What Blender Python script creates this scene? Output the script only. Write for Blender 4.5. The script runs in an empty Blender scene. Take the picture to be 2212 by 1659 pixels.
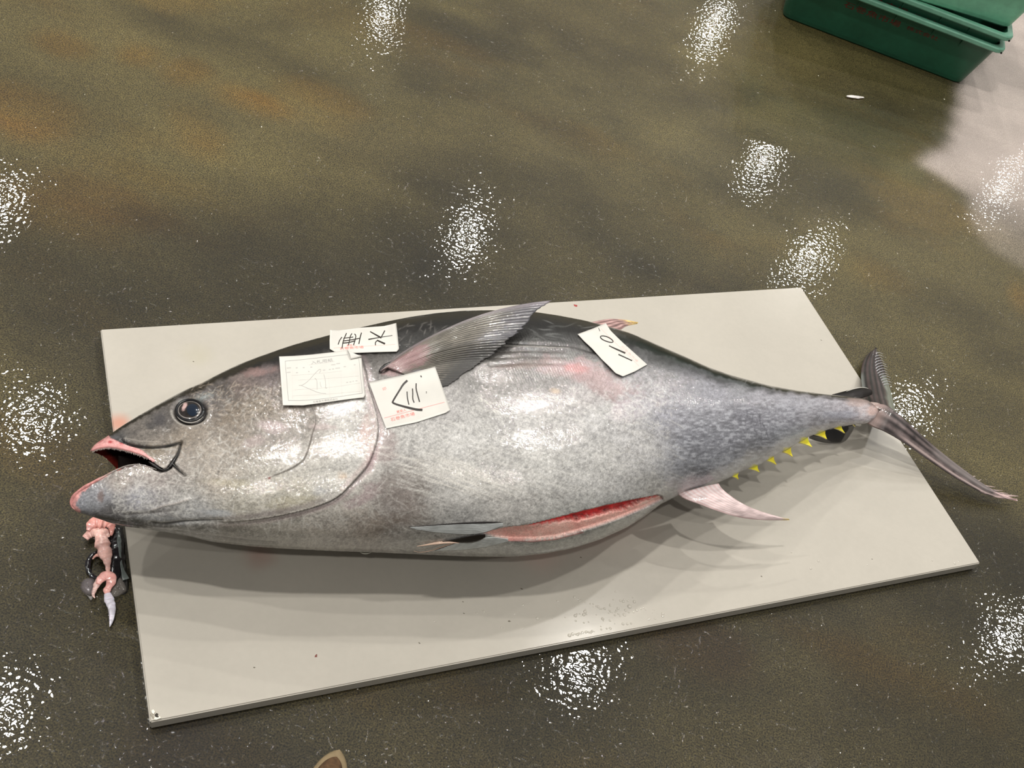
import bpy, bmesh, math, random
import numpy as np
from mathutils import Vector, Matrix
from mathutils.bvhtree import BVHTree

random.seed(4)
rng = np.random.default_rng(11)
SC = bpy.context.scene
COL = SC.collection

# ------------------------------------------------------------------ camera
W, H = 2212, 1659
F = 2374.11
CC = np.array([W / 2, H / 2])
NRM = np.array([-0.24183777, 0.64733722, 0.72282018]); NRM /= np.linalg.norm(NRM)
YA = np.array([0, 0, 1.0]) - NRM * NRM[2]; YA /= np.linalg.norm(YA)
ZA = -NRM
XA = np.cross(YA, ZA)
RW = np.array([XA, YA, ZA])                  # world axes in camera coordinates (x right, y down, z forward)
BT = 0.028                                   # board top height
CAM = np.array([0, 0, 1.8272 + BT])
cd = bpy.data.cameras.new('camera'); cam = bpy.data.objects.new('camera', cd); COL.objects.link(cam)
cd.sensor_width = 36.0; cd.lens = F / W * 36.0; cd.clip_end = 200
cx, cy, cz = RW[:, 0], RW[:, 1], RW[:, 2]
cam.matrix_world = Matrix(((cx[0], -cy[0], -cz[0], CAM[0]), (cx[1], -cy[1], -cz[1], CAM[1]),
                           (cx[2], -cy[2], -cz[2], CAM[2]), (0, 0, 0, 1)))
SC.camera = cam
SC.view_settings.view_transform = 'Standard'; SC.view_settings.look = 'None'
SC.view_settings.gamma = 1.0; SC.view_settings.use_curve_mapping = False
SC.view_settings.exposure = 0.0

# ------------------------------------------------------------------ hall light
wd = bpy.data.worlds.new('hall'); SC.world = wd; wd.use_nodes = True
wd.node_tree.nodes['Background'].inputs[0].default_value = (1.0, 0.965, 0.90, 1)
wd.node_tree.nodes['Background'].inputs[1].default_value = 0.18
LAMP_H = 8.0
LAMP_W = 156.0
# high-bay lamps of the hall, laid out in rows; the visible glints on the wet floor are their mirror images
lamp_xy = [(1.66, 5.99, 1.0), (-3.19, 3.60, 1.0), (6.52, 8.44, .8), (5.17, 11.53, .8), (-1.29, 11.79, 1.0), (-6.72, 9.31, 1.0), (3.58, 14.11, .8),
           (2.63, 16.40, .8), (7.06, 18.37, .6), (-4.20, 16.45, .3), (1.22, 20.11, 1.0), (0.19, 8.87, 1.0), (-4.60, 6.47, 1.0),
           (10.1, 13.8, .5), (3.15, 3.02, 1.1), (-1.81, 0.56, 1.5), (4.5, -1.5, .6), (-0.5, -3.5, 1.0), (-6.5, 0.5, 1.3)]
for (lx, ly, lw) in lamp_xy:
    ld = bpy.data.lights.new('bay_lamp', 'AREA'); ld.shape = 'DISK'; ld.size = 0.27
    ld.energy = LAMP_W * lw; ld.color = (1.0, 0.965, 0.91)
    lo = bpy.data.objects.new('bay_lamp', ld); lo.location = (lx, ly, LAMP_H); COL.objects.link(lo)

# ------------------------------------------------------------------ helpers
def ray(p):
    p = np.asarray(p, float)
    v = np.concatenate([p - CC, np.full(p.shape[:-1] + (1,), F)], -1)
    return v @ RW.T
def at(px, py, z=0.0):
    r = ray([px, py]); return CAM + r * (z - CAM[2]) / r[2]
def atz(P, z):                                 # arrays
    r = ray(P); z = np.broadcast_to(z, r.shape[:-1])
    return CAM + r * ((z - CAM[2]) / r[..., 2])[..., None]
def proj(X):
    v = (np.asarray(X, float) - CAM) @ RW
    return v[..., :2] / v[..., 2:3] * F + CC
def lin(c):
    c = np.asarray(c, float) / 255.0
    return np.where(c <= 0.04045, c / 12.92, ((c + 0.055) / 1.055) ** 2.4)
def L4(r, g, b, k=1.0):
    return tuple(float(x) * k for x in lin([r, g, b])) + (1.0,)

def link(name, me, parent=None):
    o = bpy.data.objects.new(name, me); COL.objects.link(o)
    if parent is not None: o.parent = parent
    return o
def tag(o, label=None, cat=None, group=None, kind=None):
    if label: o['label'] = label
    if cat: o['category'] = cat
    if group: o['group'] = group
    if kind: o['kind'] = kind
    return o
def empty(name, loc, label, cat, group=None):
    o = bpy.data.objects.new(name, None); COL.objects.link(o)
    o.location = loc; o.empty_display_size = 0.05
    bpy.context.view_layer.update() if False else None
    return tag(o, label, cat, group)
def mesh(name, V, Fc, mat=None, parent=None, smooth=True, col=None):
    """V in world coordinates; parent (an unrotated, unscaled Empty or mesh) is compensated."""
    V = np.asarray(V, float)
    off = np.zeros(3)
    p = parent
    while p is not None:
        off = off + np.array(p.location); p = p.parent
    me = bpy.data.meshes.new(name)
    me.from_pydata((V - off).tolist(), [], [tuple(int(i) for i in f) for f in Fc])
    if smooth: me.shade_smooth()
    if col is not None: set_col(me, col)
    if mat: me.materials.append(mat)
    me.update()
    return link(name, me, parent)
def set_col(me, col):
    a = me.color_attributes.new('col', 'FLOAT_COLOR', 'POINT')
    c = np.ones((len(me.vertices), 4), np.float32); c[:, :3] = col
    a.data.foreach_set('color', c.ravel())

def resample(P, n):
    P = np.asarray(P, float)
    if len(P) == 1: return np.repeat(P, n, 0)
    d = np.r_[0, np.cumsum(np.linalg.norm(np.diff(P[:, :2], axis=0), axis=1))]
    t = np.linspace(0, d[-1], n)
    return np.stack([np.interp(t, d, P[:, k]) for k in range(P.shape[1])], 1)
def smooth_poly(P, n, it=2):
    P = np.asarray(P, float)
    for _ in range(it):
        Q = [P[0]]
        for a, b in zip(P[:-1], P[1:]):
            Q += [a * .75 + b * .25, a * .25 + b * .75]
        Q.append(P[-1]); P = np.array(Q)
    return resample(P, n)

def grid_faces(n, m, wrap=False):
    i = np.arange(n - 1)[:, None]; j = np.arange(m if wrap else m - 1)[None, :]
    j2 = (j + 1) % m
    return np.stack([i * m + j, i * m + j2, (i + 1) * m + j2, (i + 1) * m + j], -1).reshape(-1, 4)
def slab(G, th, nrm=None):
    """closed thin body from a grid G (n,m,3)."""
    n, m = G.shape[:2]
    du = np.gradient(G, axis=0); dv = np.gradient(G, axis=1)
    N = np.cross(du, dv); N /= np.linalg.norm(N, axis=-1, keepdims=True) + 1e-12
    if N[..., 2].mean() < 0: N = -N
    th = np.asarray(th)
    if th.ndim: th = th[..., None]
    A = G; B = G - N * th
    V = np.concatenate([A.reshape(-1, 3), B.reshape(-1, 3)])
    Fa = grid_faces(n, m); Fb = Fa[:, ::-1] + n * m
    if np.cross(du[n // 2, m // 2], dv[n // 2, m // 2])[2] < 0: Fa, Fb = Fa[:, ::-1], Fb[:, ::-1]
    idx = np.arange(n * m).reshape(n, m)
    loop = np.concatenate([idx[0, :], idx[1:, -1], idx[-1, -2::-1], idx[-2:0:-1, 0]])
    l2 = np.roll(loop, -1)
    Fs = np.stack([loop, l2, l2 + n * m, loop + n * m], 1)
    return V, [tuple(f) for f in np.concatenate([Fa, Fb, Fs])]
def tube(P, R, k=10, flat=1.0):
    P = np.asarray(P, float); n = len(P)
    R = np.broadcast_to(np.asarray(R, float), (n,))
    T = np.gradient(P, axis=0); T /= np.linalg.norm(T, axis=1, keepdims=True) + 1e-12
    up = np.array([0, 0, 1.0]); V = []
    for i in range(n):
        s = np.cross(T[i], up)
        if np.linalg.norm(s) < 1e-3: s = np.array([1.0, 0, 0])
        s /= np.linalg.norm(s); u = np.cross(s, T[i])
        for j in range(k):
            a = 2 * math.pi * j / k
            V.append(P[i] + R[i] * (math.cos(a) * s + flat * math.sin(a) * u))
    Fc = [tuple(f) for f in grid_faces(n, k, True)]
    Fc.append(tuple(range(k - 1, -1, -1))); Fc.append(tuple(range((n - 1) * k, n * k)))
    return np.array(V), Fc
def join(parts):
    V = []; Fc = []; o = 0
    for v, f in parts:
        V.append(np.asarray(v)); Fc += [tuple(i + o for i in q) for q in f]; o += len(v)
    return np.concatenate(V), Fc
def box(c0, c1):
    x0, y0, z0 = c0; x1, y1, z1 = c1
    V = [(x0, y0, z0), (x1, y0, z0), (x1, y1, z0), (x0, y1, z0), (x0, y0, z1), (x1, y0, z1), (x1, y1, z1), (x0, y1, z1)]
    return np.array(V, float), [(3, 2, 1, 0), (4, 5, 6, 7), (0, 1, 5, 4), (1, 2, 6, 5), (2, 3, 7, 6), (3, 0, 4, 7)]

# --- material builder
def mat(name, base=(0.5, 0.5, 0.5, 1), rough=0.5, attr=False, coat=0.0, coat_rough=0.05, spec=0.5, metal=0.0,
        bump=None, speck=None, trans=0.0, sss=0.0, alpha=1.0, ior=1.45):
    """bump: list of (scale, distance_m, strength, detail); speck: (scale, lo, hi, detail) multiplies the colour."""
    m = bpy.data.materials.new(name); m.use_nodes = True
    nt = m.node_tree; N = nt.nodes; Lk = nt.links
    b = N['Principled BSDF']
    b.inputs['Roughness'].default_value = rough
    b.inputs['Coat Weight'].default_value = coat; b.inputs['Coat Roughness'].default_value = coat_rough
    b.inputs['Specular IOR Level'].default_value = spec; b.inputs['Metallic'].default_value = metal
    b.inputs['IOR'].default_value = ior
    b.inputs['Transmission Weight'].default_value = trans
    b.inputs['Alpha'].default_value = alpha
    if sss:
        b.inputs['Subsurface Weight'].default_value = sss
        b.inputs['Subsurface Radius'].default_value = (0.01, 0.004, 0.002)
        b.inputs['Subsurface Scale'].default_value = 0.5
    if attr:
        a = N.new('ShaderNodeVertexColor'); a.layer_name = 'col'; src = a.outputs['Color']
    else:
        a = N.new('ShaderNodeRGB'); a.outputs[0].default_value = base; src = a.outputs[0]
    tc = N.new('ShaderNodeTexCoord')
    if speck:
        for (sc, lo, hi, det) in (speck if isinstance(speck[0], (tuple, list)) else [speck]):
            nz = N.new('ShaderNodeTexNoise'); nz.inputs['Scale'].default_value = sc; nz.inputs['Detail'].default_value = det
            mr = N.new('ShaderNodeMapRange'); mr.inputs['From Min'].default_value = 0.3; mr.inputs['From Max'].default_value = 0.7
            mr.inputs['To Min'].default_value = lo; mr.inputs['To Max'].default_value = hi; mr.clamp = True
            Lk.new(tc.outputs['Object'], nz.inputs['Vector']); Lk.new(nz.outputs['Fac'], mr.inputs['Value'])
            vm = N.new('ShaderNodeVectorMath'); vm.operation = 'MULTIPLY'
            Lk.new(src, vm.inputs[0]); Lk.new(mr.outputs[0], vm.inputs[1]); src = vm.outputs[0]
    Lk.new(src, b.inputs['Base Color'])
    if bump:
        prev = None
        for (sc, dist, st, det) in bump:
            nz = N.new('ShaderNodeTexNoise'); nz.inputs['Scale'].default_value = sc; nz.inputs['Detail'].default_value = det
            Lk.new(tc.outputs['Object'], nz.inputs['Vector'])
            bp = N.new('ShaderNodeBump'); bp.inputs['Distance'].default_value = dist; bp.inputs['Strength'].default_value = st
            Lk.new(nz.outputs['Fac'], bp.inputs['Height'])
            if prev: Lk.new(prev, bp.inputs['Normal'])
            prev = bp.outputs['Normal']
        Lk.new(prev, b.inputs['Normal']); Lk.new(prev, b.inputs['Coat Normal'])
    return m

# --- raster noise / painting helpers (numpy canvases)
def vnoise(h, w, sx, sy, seed):
    r = np.random.default_rng(seed)
    gh, gw = int(h / sy) + 4, int(w / sx) + 4
    g = r.random((gh, gw))
    y = np.arange(h) / sy; x = np.arange(w) / sx
    y0 = y.astype(int); x0 = x.astype(int); fy = y - y0; fx = x - x0
    fy = fy * fy * (3 - 2 * fy); fx = fx * fx * (3 - 2 * fx)
    a = g[y0][:, x0]; b_ = g[y0][:, x0 + 1]; c = g[y0 + 1][:, x0]; d = g[y0 + 1][:, x0 + 1]
    fy = fy[:, None]; fx = fx[None]
    return (a * (1 - fx) + b_ * fx) * (1 - fy) + (c * (1 - fx) + d * fx) * fy - 0.5
def fbm(h, w, sx, sy, seed, octv=3):
    s = np.zeros((h, w)); amp = 1.0
    for k in range(octv):
        s += amp * vnoise(h, w, max(sx / 2 ** k, 1), max(sy / 2 ** k, 1), seed + 17 * k); amp *= 0.6
    return s
def inpoly(X, Y, poly):
    ins = np.zeros(X.shape, bool); n = len(poly)
    for i in range(n):
        x1, y1 = poly[i]; x2, y2 = poly[(i + 1) % n]
        if y1 == y2: continue
        c = ((y1 > Y) != (y2 > Y)) & (X < (x2 - x1) * (Y - y1) / (y2 - y1) + x1)
        ins ^= c
    return ins
def dpoly(X, Y, P):
    """distance and side (+ = left of travel direction on screen) to polyline P, plus running parameter"""
    P = np.asarray(P, float); best = np.full(X.shape, 1e9); side = np.zeros(X.shape); par = np.zeros(X.shape)
    L = np.r_[0, np.cumsum(np.linalg.norm(np.diff(P, axis=0), axis=1))]
    for i in range(len(P) - 1):
        a = P[i]; d = P[i + 1] - a; l2 = d @ d + 1e-9
        t = np.clip(((X - a[0]) * d[0] + (Y - a[1]) * d[1]) / l2, 0, 1)
        ex = X - a[0] - t * d[0]; ey = Y - a[1] - t * d[1]; q = np.hypot(ex, ey)
        m = q < best
        best = np.where(m, q, best); side = np.where(m, np.sign(d[1] * ex - d[0] * ey), side)
        par = np.where(m, (L[i] + t * (L[i + 1] - L[i])) / L[-1], par)
    return best, side, par
def sstep(x, a, b):
    t = np.clip((x - a) / (b - a), 0, 1); return t * t * (3 - 2 * t)

# ------------------------------------------------------------------ materials
M = {}
# ------------------------------------------------------------------ floor
def build_floor():
    x0, x1, y0, y1 = -5.0, 6.0, -1.5, 9.0
    st = 0.02
    nx = int((x1 - x0) / st); ny = int((y1 - y0) / st)
    gx = np.linspace(x0, x1, nx); gy = np.linspace(y0, y1, ny)
    XX, YY = np.meshgrid(gx, gy)
    V = np.stack([XX, YY, np.zeros_like(XX)], -1)
    S = proj(V + np.array([0, 0, 0.0]))
    front = ((V - CAM) @ RW)[..., 2] > 0.3
    # broad blotches of the concrete
    n1 = fbm(ny, nx, 26, 16, 1, 4); n2 = fbm(ny, nx, 60, 30, 5, 3); n3 = fbm(ny, nx, 9, 7, 9, 3)
    base = lin([69, 62, 36])
    c = np.ones((ny, nx, 3)) * base
    # the floor round the board is darker than the floor further off
    near_dark = 1 - sstep(np.hypot((XX - .35) / 1.5, (YY - 1.1) / 1.25) + .35 * n2 + .2 * n1, .75, 1.45)
    c = c * (1 - .52 * near_dark)[..., None]
    c *= (1 + 0.50 * n1 + 0.35 * n2 + 0.30 * n3)[..., None]
    warm = sstep(fbm(ny, nx, 30, 12, 21, 4), 0.15, 0.6)[..., None]
    c = c * (1 - warm * 0.55) + c * np.array([1.22, 0.98, 0.62]) * warm * 0.55
    grey = sstep(fbm(ny, nx, 24, 14, 33, 4), 0.1, 0.6)[..., None]
    c = c * (1 - grey * .6) + c * np.array([1.0, 1.03, 1.2]) * grey * .6
    # rust stains and darker patches where the photo has them: (px, py, rx, ry in metres, colour factor, strength)
    def blot(px, py, rx, ry, f, s, seed=0, soft=0.6):
        nonlocal c
        p = at(px, py)
        q = np.hypot((XX - p[0]) / rx, (YY - p[1]) / ry) + 0.7 * n3 + 0.5 * n1
        m = (1 - sstep(q, 1 - soft, 1 + soft))[..., None] * s
        c = c * (1 - m) + (c * np.asarray(f)) * m
    rust = (1.08, 0.84, 0.52)
    for a in [(135, 97, .09, .06, rust, .8), (290, 117, .06, .06, rust, .8), (402, 160, .06, .07, rust, .8),
              (20, 245, .16, .10, (1.35, 1.0, .6), .7), (40, 280, .14, .05, (1.3, .95, .6), .5),
              (560, 228, .14, .05, (1.3, .95, .5), .7), (700, 212, .12, .06, (1.3, 1., .55), .6), (250, 440, .20, .07, (1.15, .85, .5), .7),
              (130, 470, .18, .06, (1.2, .9, .5), .6), (330, 390, .22, .07, (1.15, .95, .6), .6), (430, 290, .10, .05, (1.4, 1.15, .8), .6),
              (440, 330, .12, .05, (1.4, 1.15, .8), .5), (2200, 640, .04, .08, (1.6, 1.2, .7), .7), (1870, 585, .12, .07, (1.35, 1.1, .7), .5),
              (1520, 1400, .14, .06, (1.1, .75, .5), .6), (1900, 1450, .15, .06, (1.1, .9, .5), .5), (430, 1640, .1, .05, (1.1, .85, .5), .5)]:
        blot(*a)
    dark = (0.62, 0.62, 0.62)
    for a in [(440, 80, .14, .12, dark, .7), (330, 55, .12, .06, dark, .5), (560, 110, .15, .1, dark, .5), (930, 60, .4, .25, (.72, .72, .7), .7),
              (1300, 60, .45, .3, (.75, .72, .66), .7), (1010, 75, .2, .1, dark, .5), (1900, 280, .30, .22, (.72, .72, .66), .7),
              (1480, 420, .3, .25, (.85, .85, .8), .5), (1750, 420, .25, .15, (.78, .78, .72), .6), (2130, 430, .14, .10, (.72, .72, .7), .6),
              (2090, 1150, .15, .2, (.72, .72, .68), .6), (1500, 1420, .5, .1, (.78, .78, .74), .6), (1000, 1420, .6, .08, (.80, .8, .76), .6),
              (60, 1250, .12, .3, (.75, .75, .7), .5), (270, 1180, .1, .25, (.6, .6, .55), .6), (330, 1630, .2, .05, (.8, .8, .75), .5)]:
        blot(*a)
    light = (1.35, 1.33, 1.32)
    for a in [(800, 60, .3, .1, (1.35, 1.25, 1.1), .7), (250, 80, .25, .12, light, .5), (500, 170, .3, .1, (1.3, 1.3, 1.25), .5),
              (830, 300, .25, .1, (1.15, 1.15, 1.25), .5), (2000, 560, .25, .12, (1.2, 1.2, 1.2), .5), (1250, 40, .12, .08, light, .4),
              (1980, 380, .2, .15, (1.2, 1.2, 1.15), .5), (1650, 100, .25, .2, light, .5)]:
        blot(*a)
    # paler patch of floor at the right beyond the crates
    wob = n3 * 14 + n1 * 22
    pale_area = inpoly(S[..., 0] + wob, S[..., 1] + wob * .6,
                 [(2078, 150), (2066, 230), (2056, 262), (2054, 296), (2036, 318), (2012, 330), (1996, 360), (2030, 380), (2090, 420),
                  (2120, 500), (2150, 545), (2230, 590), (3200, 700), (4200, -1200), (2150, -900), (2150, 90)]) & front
    pale_area = pale_area.astype(float)
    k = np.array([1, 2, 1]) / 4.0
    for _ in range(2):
        pale_area[1:-1] = pale_area[:-2] * k[0] + pale_area[1:-1] * k[1] + pale_area[2:] * k[2]
        pale_area[:, 1:-1] = pale_area[:, :-2] * k[0] + pale_area[:, 1:-1] * k[1] + pale_area[:, 2:] * k[2]
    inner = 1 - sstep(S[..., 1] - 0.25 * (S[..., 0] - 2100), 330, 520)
    dm = (pale_area * (0.25 + 0.75 * inner))[..., None]
    pale_col = lin([164, 153, 146]) * (1 + 0.25 * n2 + 0.2 * n3)[..., None]
    c = c * (1 - dm) + pale_col * dm
    c = np.clip(c, 0.004, 0.9)
    me = bpy.data.meshes.new('floor')
    Vn = V.reshape(-1, 3); Fc = grid_faces(ny, nx)
    big = np.array([[-40, -20, -.001], [40, -20, -.001], [40, 45, -.001], [-40, 45, -.001]])
    me.from_pydata(Vn.tolist(), [], Fc.tolist())
    a = me.color_attributes.new('col', 'FLOAT_COLOR', 'POINT')
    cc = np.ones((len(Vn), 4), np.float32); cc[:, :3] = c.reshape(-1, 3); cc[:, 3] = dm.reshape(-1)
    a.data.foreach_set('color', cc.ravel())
    m = bpy.data.materials.new('wet_concrete'); m.use_nodes = True
    nt = m.node_tree; N = nt.nodes; Lk = nt.links; b = N['Principled BSDF']
    at_ = N.new('ShaderNodeVertexColor'); at_.layer_name = 'col'
    tc = N.new('ShaderNodeTexCoord')
    def noise(sc, det, rough=.5):
        n = N.new('ShaderNodeTexNoise'); n.inputs['Scale'].default_value = sc; n.inputs['Detail'].default_value = det
        n.inputs['Roughness'].default_value = rough
        Lk.new(tc.outputs['Object'], n.inputs['Vector']); return n.outputs['Fac']
    def rng_(src, a0, a1, b0, b1):
        r = N.new('ShaderNodeMapRange'); r.inputs['From Min'].default_value = a0; r.inputs['From Max'].default_value = a1
        r.inputs['To Min'].default_value = b0; r.inputs['To Max'].default_value = b1; Lk.new(src, r.inputs['Value']); return r.outputs[0]
    def mul(a1, b1):
        r = N.new('ShaderNodeMath'); r.operation = 'MULTIPLY'; Lk.new(a1, r.inputs[0])
        if isinstance(b1, float): r.inputs[1].default_value = b1
        else: Lk.new(b1, r.inputs[1])
        return r.outputs[0]
    grain = noise(300, 3, .7)
    g1 = rng_(grain, .37, .63, .05, 2.1)
    g2 = rng_(noise(60, 3), .3, .7, .82, 1.18)
    g = mul(g1, g2)
    gm_ = N.new('ShaderNodeMix'); gm_.data_type = 'FLOAT'; gm_.inputs[3].default_value = 1.0     # the pale patch shows less grain
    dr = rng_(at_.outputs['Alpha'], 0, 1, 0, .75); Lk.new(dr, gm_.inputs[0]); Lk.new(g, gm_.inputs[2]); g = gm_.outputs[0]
    vm = N.new('ShaderNodeVectorMath'); vm.operation = 'MULTIPLY'
    Lk.new(at_.outputs['Color'], vm.inputs[0]); Lk.new(g, vm.inputs[1]); Lk.new(vm.outputs[0], b.inputs['Base Color'])
    b.inputs['Roughness'].default_value = 0.55
    b.inputs['Specular IOR Level'].default_value = 0.25
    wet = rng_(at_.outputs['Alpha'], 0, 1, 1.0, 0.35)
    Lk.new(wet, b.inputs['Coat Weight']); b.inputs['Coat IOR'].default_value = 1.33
    rr = rng_(noise(3.5, 3), .35, .65, .008, .02)
    Lk.new(rr, b.inputs['Coat Roughness'])
    b1 = N.new('ShaderNodeBump'); b1.inputs['Distance'].default_value = 0.0010; Lk.new(grain, b1.inputs['Height'])
    b1.inputs['Strength'].default_value = 0.35
    Lk.new(b1.outputs[0], b.inputs['Normal'])
    # water film: small ripples following the grain, plus broad gentle swells
    b2 = N.new('ShaderNodeBump'); b2.inputs['Distance'].default_value = 0.00036
    Lk.new(noise(92, 1, .4), b2.inputs['Height'])
    Lk.new(rng_(noise(5, 3), .38, .66, .75, 1.15), b2.inputs['Strength'])
    b4 = N.new('ShaderNodeBump'); b4.inputs['Distance'].default_value = 0.0012; b4.inputs['Strength'].default_value = 1.0
    Lk.new(rng_(noise(105, 0, .5), .60, .80, 0, 1.0), b4.inputs['Height']); Lk.new(b2.outputs[0], b4.inputs['Normal'])
    b3 = N.new('ShaderNodeBump'); b3.inputs['Distance'].default_value = 0.0004; b3.inputs['Strength'].default_value = .3
    Lk.new(noise(22, 2), b3.inputs['Height']); Lk.new(b4.outputs[0], b3.inputs['Normal'])
    Lk.new(b3.outputs[0], b.inputs['Coat Normal'])
    M['floor'] = m
    me.materials.append(m)
    o = link('floor', me); tag(o, kind='structure')
    return o
build_floor()

# ------------------------------------------------------------------ board
BC = [at(217, 711, BT), at(1731, 620, BT), at(2118, 1216, BT), at(324, 1560, BT)]
EU = BC[1] - BC[0]; EU /= np.linalg.norm(EU)
EV = BC[3] - BC[0]; EV /= np.linalg.norm(EV)
def build_board():
    root = empty('cutting_board', tuple(np.append(sum(BC)[:2] / 4, 0.0)),
                 'large off white plastic cutting board on the wet floor under the tuna', 'board')
    org = (BC[0] + BC[3] + BC[1] + BC[2]) / 4
    hu = np.linalg.norm(BC[1] - BC[0]) / 2; hv = np.linalg.norm(BC[3] - BC[0]) / 2
    bm = bmesh.new()
    v0, f0 = box((-hu, -hv, 0.002), (hu, hv, BT))
    vs = []
    for p in v0:
        w = np.array([org[0], org[1], 0]) + EU * p[0] + EV * p[1]; w[2] = p[2]
        vs.append(bm.verts.new(w - np.array(root.location)))
    for f in f0: bm.faces.new([vs[i] for i in f])
    bmesh.ops.recalc_face_normals(bm, faces=bm.faces)
    bmesh.ops.bevel(bm, geom=list(bm.edges), offset=0.0022, segments=3, affect='EDGES')
    me = bpy.data.meshes.new('slab'); bm.to_mesh(me); bm.free()
    m = mat('board_plastic', rough=0.65, spec=.18, base=L4(177, 172, 162), coat=0.22, coat_rough=0.16,
            speck=[(6, .96, 1.03, 3), (90, .985, 1.015, 2)], bump=[(7, .002, .15, 2), (260, .00008, .25, 2)])
    nt = m.node_tree; N = nt.nodes; Lk = nt.links; b = N['Principled BSDF']
    geo = N.new('ShaderNodeNewGeometry')
    cur = b.inputs['Base Color'].links[0].from_socket
    nz = N.new('ShaderNodeTexNoise'); nz.inputs['Scale'].default_value = 14; Lk.new(geo.outputs['Position'], nz.inputs['Vector'])
    def stain(px, py, r0, r1, color, s):
        nonlocal cur
        p = at(px, py, BT)
        d = N.new('ShaderNodeVectorMath'); d.operation = 'DISTANCE'; d.inputs[1].default_value = tuple(p); Lk.new(geo.outputs['Position'], d.inputs[0])
        ad = N.new('ShaderNodeMath'); ad.operation = 'MULTIPLY_ADD'; Lk.new(nz.outputs['Fac'], ad.inputs[0]); ad.inputs[1].default_value = r1 * .8; Lk.new(d.outputs['Value'], ad.inputs[2])
        mr = N.new('ShaderNodeMapRange'); Lk.new(ad.outputs[0], mr.inputs['Value'])
        mr.inputs['From Min'].default_value = r0 + r1 * .4; mr.inputs['From Max'].default_value = r1 * 1.4
        mr.inputs['To Min'].default_value = s; mr.inputs['To Max'].default_value = 0; mr.interpolation_type = 'SMOOTHSTEP'
        mx = N.new('ShaderNodeMix'); mx.data_type = 'RGBA'; Lk.new(mr.outputs[0], mx.inputs['Factor'])
        Lk.new(cur, mx.inputs[6]); mx.inputs[7].default_value = color; cur = mx.outputs[2]
    stain(256, 915, 0, .035, L4(194, 134, 112), .8)
    stain(1170, 1205, 0, .06, L4(190, 166, 156), .4)
    stain(560, 1195, 0, .05, L4(160, 116, 104), .5)
    stain(430, 770, 0, .05, L4(172, 166, 138), .3)
    stain(480, 840, 0, .05, L4(172, 164, 140), .3)
    Lk.new(cur, b.inputs['Base Color'])
    me.materials.append(m); link('slab', me, root)
    # chipped corner: broken flakes around a dark pit
    dk = mat('chip_pit', base=L4(48, 44, 36), rough=.7); lt = mat('chip_flake', base=L4(226, 220, 205), rough=.35)
    def poly(name, pts, h, mm, z0=BT + .0003):
        P = [at(x, y, z0) for x, y in pts]; n = len(P); c = np.mean(P, 0)
        V = P + [p * .8 + c * .2 + np.array([0, 0, h]) for p in P]
        Fc = [tuple(range(n, 2 * n))] + [(i, (i + 1) % n, n + (i + 1) % n, n + i) for i in range(n)]
        return mesh(name, V, Fc, mm, root, smooth=False)
    poly('chip', [(334, 1544), (338, 1540), (342, 1542), (341, 1546), (343, 1549), (338, 1550), (335, 1547)], .0004, dk)
    poly('chip', [(324, 1541), (329, 1544), (333, 1549), (331, 1553), (328, 1549), (325, 1545)], .0004, mat('chip_shade', base=L4(140, 134, 120), rough=.5))
    poly('flake', [(326, 1536), (331, 1532), (336, 1538), (332, 1545), (327, 1541)], .0022, lt)
    poly('flake', [(333, 1549), (342, 1551), (346, 1547), (349, 1552), (338, 1556), (331, 1556)], .0018, lt)
    return root
board = build_board()

# ------------------------------------------------------------------ tuna body
DORS = np.array([(151, 1085), (156, 1066), (166, 1040), (178, 1012), (189, 986), (197, 968), (205, 959), (214, 953), (232, 942.5), (262, 921), (300, 897), (350, 868.5),
                 (400, 842), (440, 825), (458, 815), (494, 797), (530, 781), (585, 761), (639, 743), (711, 724), (780, 707), (838, 694),
                 (890, 684), (945, 676), (1003, 671), (1060, 670), (1110, 671.5), (1156, 674), (1205, 681), (1263, 692), (1321, 707), (1364, 720),
                 (1440, 753), (1480, 770), (1530, 793), (1579, 810), (1623, 822), (1659, 832), (1719, 843), (1778, 851), (1830, 856),
                 (1868, 861), (1888, 872), (1899, 886)], float)
VENT = np.array([(151, 1085), (153.5, 1097), (165, 1106), (172, 1108), (203, 1117), (242, 1131), (269, 1137), (298, 1141), (355, 1149), (411, 1159),
                 (456, 1170), (547, 1181), (592, 1184), (650, 1187), (735, 1191), (803, 1193), (894, 1197), (1007, 1202), (1097, 1203),
                 (1140, 1200), (1178, 1196), (1238, 1184), (1298, 1165), (1357, 1138), (1397, 1112), (1429, 1088), (1469, 1069), (1500, 1062), (1545, 1046),
                 (1576, 1032), (1597, 1020), (1645, 1002), (1672, 985), (1712, 964), (1745, 944), (1790, 928), (1820, 921), (1845, 917),
                 (1872, 915), (1888, 905), (1899, 887)], float)
ZC0 = BT + 0.178
TAILZ = 0.125
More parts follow.
